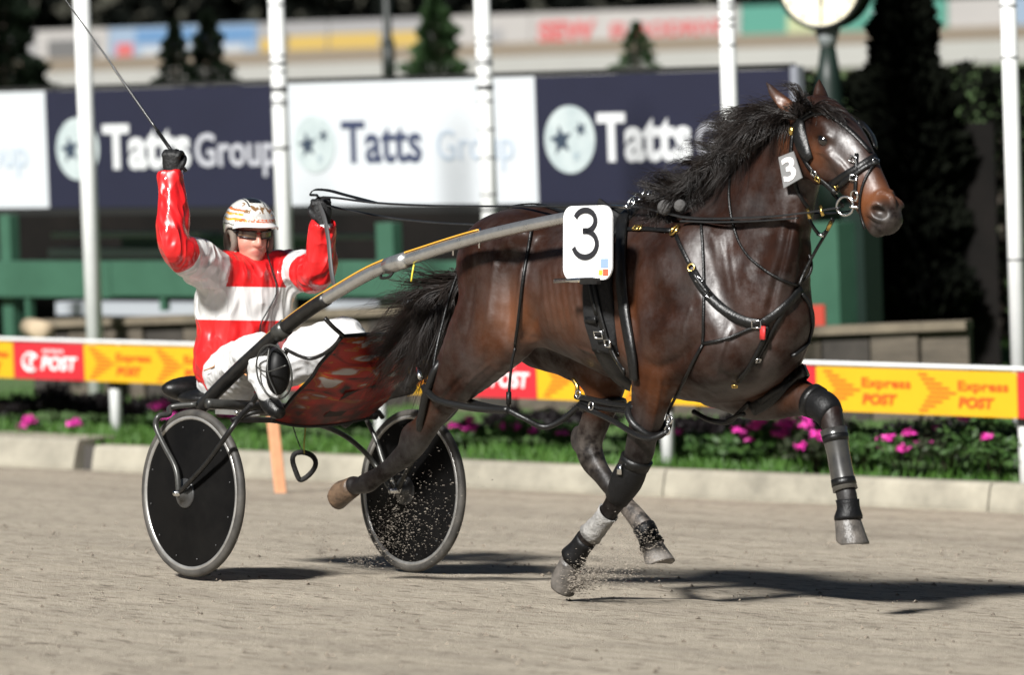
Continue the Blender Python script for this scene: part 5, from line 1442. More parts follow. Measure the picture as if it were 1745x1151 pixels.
def seg_dist(V, a, b):
    d = b - a; t = np.clip(((V - a) @ d) / (d @ d), 0, 1)
    return np.linalg.norm(V - a - t[:, None] * d, axis=1), t
def wet_cloth(name, attrs, base, cols, rough=.36, coat=.4, bump=.55, scale=11):
    """cloth whose panels switch colour where the attribute crosses zero (sewn panels)."""
    m = bpy.data.materials.new(name); m.use_nodes = True
    nt = m.node_tree; b = nt.nodes['Principled BSDF']; L = nt.links.new
    last = None
    for at_, c in zip(attrs, cols):
        a = nt.nodes.new('ShaderNodeAttribute'); a.attribute_name = at_
        r = nt.nodes.new('ShaderNodeMapRange'); r.inputs[1].default_value = -.0015; r.inputs[2].default_value = .0015; L(a.outputs['Fac'], r.inputs[0])
        x = nt.nodes.new('ShaderNodeMix'); x.data_type = 'RGBA'; L(r.outputs[0], x.inputs[0])
        if last is None: x.inputs[6].default_value = (*base, 1)
        else: L(last, x.inputs[6])
        x.inputs[7].default_value = (*c, 1); last = x.outputs[2]
    if last is None: b.inputs['Base Color'].default_value = (*base, 1)
    else: L(last, b.inputs['Base Color'])
    b.inputs['Roughness'].default_value = rough; b.inputs['Coat Weight'].default_value = coat; b.inputs['Coat Roughness'].default_value = .12
    tc = nt.nodes.new('ShaderNodeTexCoord'); n = nt.nodes.new('ShaderNodeTexNoise'); n.inputs['Scale'].default_value = 5; n.inputs['Detail'].default_value = 1; n.inputs['Distortion'].default_value = .6
    L(tc.outputs['Object'], n.inputs['Vector'])
    bp = nt.nodes.new('ShaderNodeBump'); bp.inputs['Strength'].default_value = bump; bp.inputs['Distance'].default_value = .02
    mp = nt.nodes.new('ShaderNodeMapping'); mp.inputs['Scale'].default_value = (1, 1, .45); mp.inputs['Rotation'].default_value = (.5, .3, 0); L(tc.outputs['Object'], mp.inputs['Vector'])
    w = nt.nodes.new('ShaderNodeTexNoise'); w.inputs['Scale'].default_value = 8; w.inputs['Detail'].default_value = .6; w.inputs['Distortion'].default_value = 1.6; L(mp.outputs[0], w.inputs['Vector'])
    ab = nt.nodes.new('ShaderNodeMath'); ab.operation = 'SUBTRACT'; L(w.outputs['Fac'], ab.inputs[0]); ab.inputs[1].default_value = .5
    a2 = nt.nodes.new('ShaderNodeMath'); a2.operation = 'ABSOLUTE'; L(ab.outputs[0], a2.inputs[0])
    a3 = nt.nodes.new('ShaderNodeMath'); a3.operation = 'MULTIPLY_ADD'; L(a2.outputs[0], a3.inputs[0]); a3.inputs[1].default_value = -4.0; L(n.outputs['Fac'], a3.inputs[2])
    L(a3.outputs[0], bp.inputs['Height']); L(bp.outputs[0], b.inputs['Normal'])
    return m
# jacket
JF = Field(np.minimum.reduce([elR, hp_, wrR]) - .22, np.maximum.reduce([wrR, wrL, elL, hc]) + np.array([.2, .2, .1]), .0055)
JF.loft([[*(nk + [0, 0, .034]), .064, .062], [*(nk + [0, 0, .005]), .074, .072], [*P(424, 470, 0), .17, .105], [*ch, .222, .145], [*P(416, 540, 0), .220, .152], [*wa, .212, .156], [*P(410, 606, 0), .218, .168], [*P(408, 628, 0), .20, .16]], side=(.26, .966, 0), k=.02, n=50)
JF.loft([[*(.75 * shR + .25 * nk), .085], [*shR, .098], [*(.5 * shR + .5 * elR), .092], [*elR, .070], [*(.5 * elR + .5 * wrR), .063], [*wrR, .055]], k=.05, n=40)
JF.loft([[*(.75 * shL + .25 * nk), .085], [*shL, .088], [*(.5 * shL + .5 * elL), .082], [*(elL + [-.0, 0, -.01]), .074], [*(.5 * elL + .5 * wrL), .066], [*wrL, .052]], k=.05, n=40)
for s, w, e in ((-1, wrR, elR), (1, wrL, elL)):                     # open cuffs
    d = nrm(w - e); JF.loft([[*(w + d * .0), .042], [*(w + d * .08), .05]], k=.01, cut=True)
JF.loft([[*(nk + [0.01, 0, .03]), .054], [*(nk + [.01, 0, .12]), .062]], k=.012, cut=True)          # open collar
JV, JQ = JF.mesh(2); del JF
nj = vnormals(JV, JQ)
dR, tR = seg_dist(JV, shR, elR); dRf, _ = seg_dist(JV, elR, wrR); dL, tL = seg_dist(JV, shL, elL); dLf, _ = seg_dist(JV, elL, wrL); dT, _ = seg_dist(JV, nk, hp_)
JV = JV + nj * (crumple(JV, .016, 6.5, (1.4, 1.4, .5), 3.1) + crumple(JV, .009, 13, (1, 1, .6), 9.2) - .006)[:, None]
zt, zb = P(420, 489, 0)[2], P(420, 546, 0)[2]
hoop = np.minimum(zt - JV[:, 2], JV[:, 2] - zb)
sl = nrm(elR - shR); tR2 = (JV - shR) @ sl; sl2 = nrm(elL - shL); tL2 = (JV - shL) @ sl2
lenR, lenL = np.linalg.norm(elR - shR), np.linalg.norm(elL - shL)
fR, fL = (JV - elR) @ nrm(wrR - elR), (JV - elL) @ nrm(wrL - elL)
bR = np.minimum.reduce([tR2 + .02, lenR * .80 - tR2, .075 - fR]); bL = np.minimum.reduce([tL2 + .04, lenL * .62 - tL2, .10 - fL])
ta = np.clip(((JV - hp_) @ (nk - hp_)) / ((nk - hp_) @ (nk - hp_)), 0, 1)
qd = JV - hp_ - ta[:, None] * (nk - hp_)
rT = np.sqrt((qd[:, 1] / .222) ** 2 + (qd[:, 0] / .16) ** 2)
rR, rL = np.minimum(dR / .098, dRf / .08), np.minimum(dL / .09, dLf / .07)
white = np.where((rR < rT) & (rR < rL), bR, np.where((rL < rT) & (rL < rR), bL, hoop))
jme = mesh_from('jacket', JV - BASE['person'], JQ)
vattr(jme, 'white_panel', white)
obj('jacket', jme, wet_cloth('red_and_white_jacket', ['white_panel'], (.62, .012, .014), [(.66, .655, .64)]), driver)
# trousers
TF = Field(np.minimum.reduce([hiR, anR, knR, hp_, anL, knL]) - .22, np.maximum.reduce([knL, anL, hiL, knR, anR, hp_]) + .2, .006)
TF.loft([[*(hp_ + [-.02, 0, .05]), .16, .13], [*(hp_ + [-.02, 0, -.03]), .185, .15], [*(hp_ + [-.02, 0, -.07]), .17, .13]], k=.03)
for a, b, c in ((hiR, knR, anR), (hiL, knL, anL)):
    TF.loft([[*a, .115, .12], [*(.5 * a + .5 * b), .108, .112], [*b, .080, .084], [*(.5 * b + .5 * c), .070, .072], [*c, .058, .058]], k=.04, n=36)
TV, TQ = TF.mesh(2); del TF
TV = TV + vnormals(TV, TQ) * (crumple(TV, .014, 9, (1.3, 1, 1), 1.7) + crumple(TV, .006, 20, (1, 1, 1), 5) - .006)[:, None]
obj('trousers', mesh_from('trousers', TV - BASE['person'], TQ), mat('white_trousers', (.60, .60, .595), .5, bump=.5, bscale=11), driver)
obj('piping', tube(np.array([P(348, 632, -.27), P(366, 624, -.29), P(384, 606, -.30), P(398, 622, -.34), P(420, 640, -.40)]), .003, 6, n=20), mat('orange_stitch', (.5, .22, .08), .6), driver)
# boots
for a, d in ((anR, (.085, 0, -.03)), (anL, (.17, 0, .02))):
    d = np.array(d)
    g = Geo(); g.add(*tube([a + [0, 0, .06], a + [.0, 0, .0], a + d * .15 + [0, 0, -.04], a + d * .6 + [0, 0, -.055], a + d * 1.05 + [0, 0, -.06]], np.array([.052, .048, .044, .040, .026]), 12, n=20))
    obj('boot', g.out(), M_LEATHER, driver)
# hands in black gloves: palm, four fingers closed round what they hold, thumb
M_GLOVE = mat('black_glove', (.0035, .0035, .004), .6, bump=.4, bscale=80, noise=.4)
M_CUFF = mat('white_cuff', (.6, .6, .6), .6)
def fist(w, up_, out, grip, side):
    """w wrist, up_ along forearm, out back-of-hand direction, grip axis of the held thing."""
    up_, out = nrm(up_), nrm(out); out = nrm(out - up_ * (out @ up_)); gx = nrm(np.cross(up_, out)) * side
    f = Field(w - .16, w + .16, .004)
    c = w + up_ * .065
    f.loft([[*(w - up_ * .03), .030, .026], [*(w + up_ * .02), .034, .024], [*(w + up_ * .06), .042, .022], [*(w + up_ * .095), .042, .019]], side=gx, k=.012)
    for i in range(4):
        b = w + up_ * (.100 - .004 * abs(i - 1.3)) + gx * (.033 - .022 * i); ln = (.040, .046, .043, .034)[i]
        f.loft([[*(b + out * .004), .0115], [*(b + up_ * .014 - out * .012), .0112], [*(b + up_ * .006 - out * ln), .0105], [*(b - up_ * .020 - out * ln * 1.02), .0098], [*(b - up_ * .030 - out * ln * .62), .009]], k=.005, n=18)
    f.loft([[*(w + up_ * .035 + gx * .034), .014], [*(w + up_ * .066 + gx * .050 - out * .015), .0125], [*(w + up_ * .085 + gx * .040 - out * .045), .0115], [*(w + up_ * .085 + gx * .015 - out * .058), .0095]], k=.008, n=16)
    return f.mesh(1), w + up_ * .098 - out * .024, gx
(v, q), gripR, gR = fist(wrR, P(293, 250, -.47) - wrR, (.5, -.85, .1), None, 1)
gR_ = obj('glove', mesh_from('glove', v - BASE['person'], q), M_GLOVE, driver)
obj('glove_cuff', tube([wrR + nrm(P(293, 250, -.47) - wrR) * t for t in (-.03, .006)], .037, 14), M_CUFF, driver)
(v, q), gripL, gL = fist(wrL, P(545, 330, .04) - wrL, (.75, -.55, .1), None, -1)
obj('glove', mesh_from('glove', v - BASE['person'], q), M_GLOVE, driver)
obj('glove_cuff', tube([wrL + nrm(P(545, 330, .04) - wrL) * t for t in (-.03, .004)], .037, 14), M_CUFF, driver)
# helmet: shell, ear pads, visor peak, strap, glasses
def helmet_pt(w, th, r=1.0):
    x, y, z = math.sin(th) * math.cos(w) * .140 * r, math.sin(th) * math.sin(w) * .112 * r, math.cos(th) * .118 * r
    return fh(x - .012, y, z + .048)
def lower(w):
    c = math.cos(w)
    return R(96) - R(10) * smooth01(np.array(c), .3, .95) + R(26) * smooth01(np.array(c), .2, -.6)
nu, nv = 56, 18
V = []; F = []; hv = []
for layer, rr in ((0, 1.0), (1, .90)):
    for j in range(nv + 1):
        for i in range(nu):
            w = 2 * math.pi * i / nu; th_ = lower(w) * j / nv
            V.append(helmet_pt(w, th_, rr)); hv.append((w / math.pi - (2 if w > math.pi else 0), th_))
o2 = (nv + 1) * nu
for j in range(nv):
    for i in range(nu):
        q = (j * nu + i, (j + 1) * nu + i, (j + 1) * nu + (i + 1) % nu, j * nu + (i + 1) % nu)
        F.append(q); F.append(tuple(x + o2 for x in q[::-1]))
for i in range(nu):
    a, b = nv * nu + i, nv * nu + (i + 1) % nu
    F.append((a, a + o2, b + o2, b))
hel = obj('helmet', (np.array(V), F), mat('helmet_tmp', (.8, .8, .78), .2), driver)
hloc = np.array([[math.cos(w * math.pi) * math.sin(t), math.sin(w * math.pi) * math.sin(t), math.cos(t)] for w, t in hv], np.float32)
_a = hel.data.attributes.new('helmet_dir', 'FLOAT_VECTOR', 'POINT'); _a.data.foreach_set('vector', hloc.ravel())
def helmet_mat():
    m = bpy.data.materials.new('painted_helmet'); m.use_nodes = True
    nt = m.node_tree; b = nt.nodes['Principled BSDF']; L = nt.links.new
    at_ = nt.nodes.new('ShaderNodeAttribute'); at_.attribute_name = 'helmet_dir'
    sp = nt.nodes.new('ShaderNodeSeparateXYZ'); L(at_.outputs['Vector'], sp.inputs[0])
    n = nt.nodes.new('ShaderNodeTexNoise'); n.inputs['Scale'].default_value = 3.2; n.inputs['Detail'].default_value = 3; L(at_.outputs['Vector'], n.inputs['Vector'])
    def math_(op, a, bb, c=None):
        x = nt.nodes.new('ShaderNodeMath'); x.operation = op
        for i, s in enumerate((a, bb, c)):
            if s is None: continue
            if isinstance(s, (int, float)): x.inputs[i].default_value = s
            else: L(s, x.inputs[i])
        return x.outputs[0]
    def band(s, lo, hi):
        return math_('MULTIPLY', math_('GREATER_THAN', s, lo), math_('LESS_THAN', s, hi))
    def mixc(f, a, c):
        x = nt.nodes.new('ShaderNodeMix'); x.data_type = 'RGBA'; L(f, x.inputs[0])
        if isinstance(a, tuple): x.inputs[6].default_value = (*a, 1)
        else: L(a, x.inputs[6])
        x.inputs[7].default_value = (*c, 1); return x.outputs[2]
    X, Y, Z = sp.outputs
    wob = math_('MULTIPLY_ADD', n.outputs['Fac'], .16, -.08)
    zz = math_('ADD', Z, wob)
    c = (.62, .61, .57)
    side = math_('GREATER_THAN', math_('ABSOLUTE', Y, 0), .52)
    for lo, hi, cc_ in ((.20, .27, (.75, .42, .03)), (.27, .285, (.03, .03, .03)), (.38, .46, (.80, .34, .03)), (.46, .475, (.03, .03, .03)), (.56, .62, (.62, .16, .04)), (.62, .635, (.03, .03, .03))):
        c = mixc(math_('MULTIPLY', side, band(zz, lo, hi)), c, cc_)
    c = mixc(math_('MULTIPLY', side, band(zz, .02, .06)), c, (.015, .015, .015))
    front = math_('GREATER_THAN', X, .45)
    n2 = nt.nodes.new('ShaderNodeTexNoise'); n2.inputs['Scale'].default_value = 16; n2.inputs['Detail'].default_value = 2; L(at_.outputs['Vector'], n2.inputs['Vector'])
    c = mixc(math_('MULTIPLY', math_('MULTIPLY', front, band(Z, .16, .30)), math_('GREATER_THAN', n2.outputs['Fac'], .47)), c, (.62, .12, .04))
    n3_ = nt.nodes.new('ShaderNodeTexNoise'); n3_.inputs['Scale'].default_value = 5; n3_.inputs['Detail'].default_value = 4; L(at_.outputs['Vector'], n3_.inputs['Vector'])
    c = mixc(math_('MULTIPLY', math_('MULTIPLY', math_('GREATER_THAN', X, .25), band(Z, .50, .85)), math_('GREATER_THAN', n3_.outputs['Fac'], .56)), c, (.20, .11, .05))
    c = mixc(math_('MULTIPLY', math_('MULTIPLY', math_('GREATER_THAN', X, .2), band(Z, .32, .5)), math_('GREATER_THAN', n3_.outputs['Fac'], .54)), c, (.45, .44, .42))
    top = math_('MULTIPLY', math_('GREATER_THAN', Z, .86), math_('LESS_THAN', math_('ABSOLUTE', Y, 0), .26))
    c = mixc(top, c, (.012, .012, .012))
    top2 = math_('MULTIPLY', band(math_('ABSOLUTE', Y, 0), .30, .36), math_('GREATER_THAN', Z, .72))
    c = mixc(top2, c, (.02, .02, .02))
    L(c, b.inputs['Base Color']); b.inputs['Roughness'].default_value = .22; b.inputs['Coat Weight'].default_value = .7
    return m
hel.data.materials.clear(); hel.data.materials.append(helmet_mat())
pk = []                                             # peak
for j, ex in enumerate((0, .022, .036)):
    for i in range(15):
        w = R(-62 + 124 * i / 14); p = helmet_pt(w, lower(w) - R(6), 1.0)
        d = nrm(fd * math.cos(w) + fs * math.sin(w))
        pk.append(p + d * ex * math.cos(w * 1.25) - fu * (ex * .38))
V = np.array(pk); V = np.concatenate([V, V - fu * .006]); n_ = 45
F = []
for j in range(2):
    for i in range(14):
        q = (j * 15 + i, (j + 1) * 15 + i, (j + 1) * 15 + i + 1, j * 15 + i + 1); F += [q, tuple(x + n_ for x in q[::-1])]
for i in range(14): F.append((30 + i, 30 + i + n_, 31 + i + n_, 31 + i))
obj('helmet_peak', (V, F), mat('white_peak', (.75, .74, .72), .25, coat=.5), driver)
M_PAD = mat('grey_brown_pad', (.16, .13, .105), .8, bump=.3, bscale=70)
for s in (-1, 1):
    g = Geo(); ths = np.linspace(0, 2 * math.pi, 22, endpoint=False)
    g.add(*tube([fh(-.014 + .046 * math.cos(a), s * (.084 + .004 * math.sin(a)), -.030 + .050 * math.sin(a)) for a in ths], .0155, 8, closed=True))
    g.add(*ellipsoid(fh(.0, s * .078, -.075), (.045, .014, .024), FA, 14, 8))
    obj('ear_pad', g.out(), M_PAD, driver)
obj('chin_strap', strap([fh(.012, -.082, -.05), fh(.035, -.066, -.085), fh(.058, -.036, -.120), fh(.066, 0, -.128), fh(.058, .036, -.120), fh(.035, .066, -.085), fh(.012, .082, -.05)],
    np.array([[.3, -1, -.2], [.5, -.8, -.4], [.5, -.4, -.8], [.5, 0, -1], [.5, .4, -.8], [.5, .8, -.4], [.3, 1, -.2]]), .014, .003, n=24), M_LEATHER, driver)
# wrap-round glasses
M_LENS = mat('brown_lens', (.10, .055, .03), .05, spec=.8, coat=1.0, noise=.5, nscale=30)
M_FRAME = mat('black_frame', (.012, .012, .014), .25)
for s in (-1, 1):
    V = []
    for j in range(6):
        for i in range(9):
            a = R(6 + 60 * i / 8) * s; hgt = .016 - .032 * j / 5 * (1 - .25 * i / 8)
            V.append(fh(.018 + .086 * math.cos(a), .086 * math.sin(a), .012 + hgt))
    V = np.array(V); V = np.concatenate([V, V - fd * .003]); F = []
    for j in range(5):
        for i in range(8):
            q = (j * 9 + i, j * 9 + i + 1, (j + 1) * 9 + i + 1, (j + 1) * 9 + i)
            q = q if s < 0 else q[::-1]; F += [q[::-1], tuple(x + 54 for x in q)]
    obj('lens', (V, F), M_LENS, driver)
    rim_ = [V[i] for i in range(9)] + [V[j * 9 + 8] for j in range(1, 6)] + [V[45 + i] for i in range(7, -1, -1)]
    obj('glasses_frame', tube(rim_, .0035, 6), M_FRAME, driver)
    obj('glasses_arm', strap([fh(.056, s * .080, .026), fh(.02, s * .088, .024), fh(-.03, s * .088, .016)], np.array([.2, s, 0]), .016, .003, n=8), M_FRAME, driver)
obj('nose_bridge', tube([fh(.103, -.010, .02), fh(.107, 0, .023), fh(.103, .010, .02)], .003, 6), mat('red_bridge', (.4, .02, .02), .3), driver)
# jacket cord hanging down the front
jb = BVHTree.FromPolygons([tuple(x) for x in JV.tolist()], [tuple(x) for x in JQ.tolist()])
cord = [fh(.085, .052, .0), fh(.088, .050, -.06)]
for (u, v) in ((466, 474), (469, 486), (468, 505), (455, 530), (443, 552), (441, 575)):
    o, d = lray(u, v); h = jb.ray_cast(Vector(o), Vector(d))
    cord.append((np.array(h[0]) + np.array(h[1]) * .008) if h[0] else P(u, v, 0) + np.array([.12, 0, 0]))
obj('cord', tube(np.array(cord), .0035, 6, n=30), M_LEATHER, driver)
# whip
wh = team('whip', 'long thin black driving whip held up in the raised glove', 'whip', gripR)
tip = P(84, -40, -.62)
wd = nrm(tip - gripR)
obj('whip_handle', tube([gripR - wd * .10, gripR + wd * .14], .0085, 8), M_LEATHER, wh)
obj('whip_shaft', tube([gripR + wd * .13, gripR + wd * .5 + [0, 0, .002], .5 * (gripR + tip) + [0, 0, .005], tip], np.array([.0062, .0052, .0042, .003]), 7, n=24), mat('whip_shaft', (.02, .02, .02), .25, coat=.4), wh)
# ------------------------------------------------------------------ hair
M_HAIR = mat('black_hair', (.007, .0055, .005), .42, spec=.4, noise=.5, nscale=12, noise_col=(.018, .012, .009))
def strands(name, roots, ends, sags, n, r0, seed, parent, m=M_HAIR, seg=9, wav=.02):
    """hair from roots[t] to ends[t]; t runs along both curves."""
    g = np.random.default_rng(seed)
    t = np.sort(g.random(n)); R_ = catmull(roots, 200); E_ = catmull(ends, 200); S_ = catmull(sags, 200)
    i0 = (t * 199).astype(int)
    V = []; F = []
    u = np.linspace(0, 1, seg)
    clump = np.clip((t * (n // 22) + g.normal(0, .8, n)).astype(int), 0, n - 1); cj = g.normal(0, 1, (n, 3)); cph = g.uniform(0, 6.28, (n, 2))
    for k in range(n):
        c = clump[k]; a = R_[i0[k]] + cj[c] * .006 + g.normal(0, .007, 3)
        ln = g.uniform(.55, 1.12)
        e = a + (E_[i0[k]] - R_[i0[k]]) * ln + cj[c] * .042 + g.normal(0, .010, 3)
        mid = S_[i0[k]] * ln + cj[c] * .012
        p = a * ((1 - u) ** 2)[:, None] + (2 * (.5 * (a + e) + mid) * (u * (1 - u))[:, None]) + e * (u ** 2)[:, None]
        p += np.stack([np.sin(u * 5 + cph[c, 0]) * wav * u, np.sin(u * 6 + cph[c, 1]) * wav * u, np.cos(u * 5.5 + cph[c, 0]) * wav * u], 1)
        d = nrm(e - a); s1, s2 = frame_of(d + g.normal(0, .1, 3))
        rr = r0 * g.uniform(.5, 1.3) * (1 - u ** 1.6 * .9)
        q = np.stack([p + (s1 * math.cos(w) + s2 * math.sin(w)) * rr[:, None] for w in (0, 2.09, 4.19)], 1).reshape(-1, 3)
        b = len(V) * 3 * seg; V.append(q)
        for j in range(seg - 1):
            for w in range(3): F.append((b + j * 3 + w, b + j * 3 + (w + 1) % 3, b + j * 3 + 3 + (w + 1) % 3, b + j * 3 + 3 + w))
    V = np.concatenate(V)
    return obj(name, mesh_from(name, V - root_base(parent), np.array(F)), m, parent)
mr = [P(1372, 190), P(1335, 207), P(1290, 243), P(1240, 286), P(1195, 326), P(1150, 345)]
# blown back over the crest, and lying down the near side of the neck
strands('mane', mr, [P(1248, 212, -.05), P(1216, 232, -.06), P(1194, 250, -.05), P(1176, 296, -.06), P(1120, 335, -.07), P(1082, 352, -.06)], [(-.02, 0, .07), (-.02, 0, .08), (-.0, 0, .05), (.0, 0, .04), (0, 0, .04), (0, 0, .03)], 2100, .0018, 51, horse, wav=.035)
mr2 = [p + np.array([0, -.03, 0]) for p in mr]
strands('mane', mr2, [P(1296, 246, -.11), P(1258, 272, -.12), P(1218, 304, -.13), P(1178, 346, -.15), P(1140, 362, -.17), P(1096, 366, -.18)], [(-.02, -.05, .04)] * 6, 2000, .0019, 52, horse, wav=.026)
strands('mane', mr, [P(1300, 198, .05), P(1250, 222, .06), P(1205, 258, .06), P(1170, 300, .06), P(1130, 335, .05), P(1090, 352, .04)], [(-.03, 0, .07)] * 6, 700, .0015, 53, horse, wav=.045)
ob = lambda u, v, o=.012: (onbody(u, v, o)[0] if onbody(u, v, o)[0] is not None else P(u, v, 0))
strands('forelock', [ob(1368, 196), ob(1380, 190), ob(1392, 188), ob(1402, 190)], [ob(1384, 208, .02), ob(1400, 204, .02), ob(1418, 204, .02), ob(1436, 212, .02)], [(.01, -.01, .03)] * 4, 260, .0024, 54, horse, wav=.012)
strands('forelock', [ob(1362, 200), ob(1376, 190), ob(1390, 187), ob(1404, 192)], [P(1342, 190, -.05), P(1362, 182, -.02), P(1392, 180, .02), P(1420, 188, .05)], [(.0, 0, .015)] * 4, 220, .0022, 55, horse, wav=.02)
tr = [P(786, 476, -.03), P(776, 488, -.02), P(768, 500, .0), P(762, 516, .02)]
strands('tail', tr, [P(652, 500, -.04), P(656, 560, -.02), P(626, 648, .02), P(636, 680, .05)], [(-.03, 0, .05), (-.04, 0, .04), (-.05, 0, .03), (-.04, 0, .02)], 1300, .0017, 56, horse, seg=12, wav=.05)
strands('tail', tr, [P(726, 590, -.08), P(716, 630, -.06), P(700, 655, .0), P(716, 672, .02)], [(-.02, 0, .05), (-.03, 0, .04), (-.03, 0, .03), (-.03, 0, .02)], 1700, .0020, 57, horse, seg=12, wav=.035)
obj('dock', tube([P(845, 398, 0), P(815, 428, 0), P(792, 456, 0), P(772, 490, 0)], np.array([.06, .045, .035, .02]), 10, n=12), M_HAIR, horse)
# ------------------------------------------------------------------ harness
def path(px, off=.006, y=None, step=9.0):
    """points on the horse along photo pixels; where the ray misses the horse the last side distance is kept (or y)."""
    px = np.array([p[:2] for p in px], float)
    ln = np.r_[0, np.cumsum(np.linalg.norm(np.diff(px, axis=0), axis=1))]
    n = max(4, int(ln[-1] / step)); q = catmull(px, n)
    pts = []; nn = []; last = None
    for u, v in q:
        p, nrm_ = onbody(u, v, off)
        if p is None:
            pts.append(None); nn.append(None)
        else: pts.append(p); nn.append(nrm_)
    good = [i for i in range(n) if pts[i] is not None]
    for i in range(n):
        if pts[i] is None:
            if y is not None: yy = y
            elif good: yy = pts[min(good, key=lambda j: abs(j - i))][1]
            else: yy = 0
            pts[i] = P(q[i][0], q[i][1], yy); nn[i] = np.array([0, -1.0, .1]) if yy <= 0 else np.array([0.3, -1, .1])
    pts = np.array(pts); nn = np.array(nn)
    for _ in range(3):
        pts[1:-1] = .5 * pts[1:-1] + .25 * (pts[2:] + pts[:-2]); nn[1:-1] = .5 * nn[1:-1] + .25 * (nn[2:] + nn[:-2])
    # never let smoothing sink the strap below the coat
    for i in range(n):
        h = HBVH.find_nearest(Vector(pts[i]), .05)
        if h[0] is not None:
            d = (pts[i] - np.array(h[0])) @ np.array(h[1])
            if d < off: pts[i] = pts[i] + np.array(h[1]) * (off - d)
    return pts, nn
def sstrap(name, px, w, parent, m=M_LEATHER, thick=.0045, off=.005, y=None):
    p, nn = path(px, off, y); return obj(name, strap(p, nn, w, thick), m, parent)
def rstrap(name, px, r, parent, m=M_LEATHER, off=None, y=None):
    p, nn = path(px, (r * .9 if off is None else off), y); return obj(name, tube(p, r, 7), m, parent)
def ringat(name, u, v, r, t, parent, m, off=.008, y=None, tilt=None):
    p, nn = onbody(u, v, off)
    if p is None or y is not None: p, nn = P(u, v, y if y is not None else 0), np.array([.3, -1, 0.0])
    if tilt is not None: nn = np.asarray(tilt, float)
    a, b = frame_of(nn)
    obj(name, tube([p + (a * math.cos(w) + b * math.sin(w)) * r for w in np.linspace(0, 2 * math.pi, 20, endpoint=False)], t, 8, closed=True), m, parent)
def buckle(u, v, parent, m=M_STEEL, s=.016, ang=0.0):
    p, nn = onbody(u, v, .011)
    if p is None: return
    a, b = frame_of(nn); c, s_ = math.cos(ang), math.sin(ang); a, b = a * c + b * s_, b * c - a * s_
    q = [p + a * s + b * s * .8, p - a * s + b * s * .8, p - a * s - b * s * .8, p + a * s - b * s * .8]
    obj('buckle', tube(q, .0036, 6, closed=True), m, parent)
def sleeve(name, cs, m, parent, off=.006, k=24, rmax=.14, flare=None):
    cs = np.array(cs, float); rows = []
    for i, c in enumerate(cs):
        ax = cs[min(i + 1, len(cs) - 1)] - cs[max(i - 1, 0)]
        p, _ = ring(c, ax, off + (flare[i] if flare is not None else 0), k, rmax); rows.append(p)
    V = np.concatenate(rows); F = [(i * k + j, i * k + (j + 1) % k, (i + 1) * k + (j + 1) % k, (i + 1) * k + j) for i in range(len(cs) - 1) for j in range(k)]
    # turn the ends in
    for e, sgn in ((0, 1), (len(cs) - 1, -1)):
        b = len(V); V = np.concatenate([V, cs[e] + (rows[e] - cs[e]) * .86]); o = e * k
        for j in range(k):
            q = (b + j, b + (j + 1) % k, o + (j + 1) % k, o + j); F.append(q if sgn > 0 else q[::-1])
    return obj(name, (V, F), m, parent)
# bridle
br = team('bridle', 'black leather bridle with blinkers, noseband and steel bit rings on the horse head', 'bridle', P(1440, 350, -.05))
sstrap('crown_strap', [(1350, 225), (1358, 210), (1372, 195), (1388, 188)], .022, br)
sstrap('brow_band', [(1354, 226), (1366, 206), (1384, 195), (1405, 193), (1425, 205)], .022, br)
sstrap('face_strap', [(1408, 195), (1430, 208), (1450, 225), (1468, 243), (1482, 260)], .020, br)
sstrap('cheek_strap', [(1353, 226), (1362, 252), (1374, 276), (1390, 296), (1408, 314), (1424, 330)], .020, br)
sstrap('cheek_strap', [(1460, 262), (1459, 290), (1460, 318), (1459, 332)], .016, br)
sstrap('throat_strap', [(1352, 228), (1349, 262), (1352, 300), (1362, 335), (1378, 358)], .015, br)
sstrap('noseband', [(1412, 318), (1432, 304), (1455, 291), (1476, 278), (1492, 268)], .030, br)
sstrap('noseband', [(1428, 322), (1448, 305), (1466, 292), (1484, 280), (1498, 275)], .022, br, off=.009)
sstrap('figure_strap', [(1492, 276), (1480, 296), (1470, 318), (1467, 345), (1468, 372), (1474, 390)], .010, br)
sstrap('chin_strap', [(1418, 328), (1430, 340), (1438, 352)], .014, br)
for u, v, a in ((1455, 272, .3), (1455, 304, .1), (1390, 294, .6), (1425, 322, .4), (1490, 276, .5)): buckle(u, v, br, M_STEEL, .013, a)
for u, v in ((1396, 304), (1426, 318)): buckle(u, v, br, M_GOLD, .011, .6)
ringat('bit_ring', 1440, 351, .036, .0050, br, M_STEEL, y=-.075, tilt=(.35, -1, 0))
ringat('bit_ring', 1460, 333, .019, .0042, br, M_STEEL, off=.012)
obj('bit', tube([P(1448, 352, -.075), P(1466, 354, -.05), P(1474, 354, 0)], .006, 8, n=10), M_STEEL, br)
obj('rosette', ellipsoid(onbody(1352, 224, .012)[0], (.014, .008, .018), nu=12, nv=8), M_GOLD, br)
# blinker cups standing out behind each eye
def cup(c, s, m):
    V = []; F = []; nu_, nv_ = 12, 9
    for j in range(nv_ + 1):
        for i in range(nu_ + 1):
            a = -1 + 2 * i / nu_; b = j / nv_
            wv = math.sqrt(max(0, 1 - a * a * .85))
            V.append(c + hd * (.062 * a - .018) + hn * (.034 * (1 - a * a) - .02 - .012 * b) + np.array([0, s * (b * .052 * wv), 0]) - hd * b * .006)
    V = np.array(V); n_ = len(V); V = np.concatenate([V, V - hd * .005])
    for j in range(nv_):
        for i in range(nu_):
            q = (j * (nu_ + 1) + i, j * (nu_ + 1) + i + 1, (j + 1) * (nu_ + 1) + i + 1, (j + 1) * (nu_ + 1) + i); F += [q, tuple(x + n_ for x in q[::-1])]
    obj('blinker', (V, F), m, br)
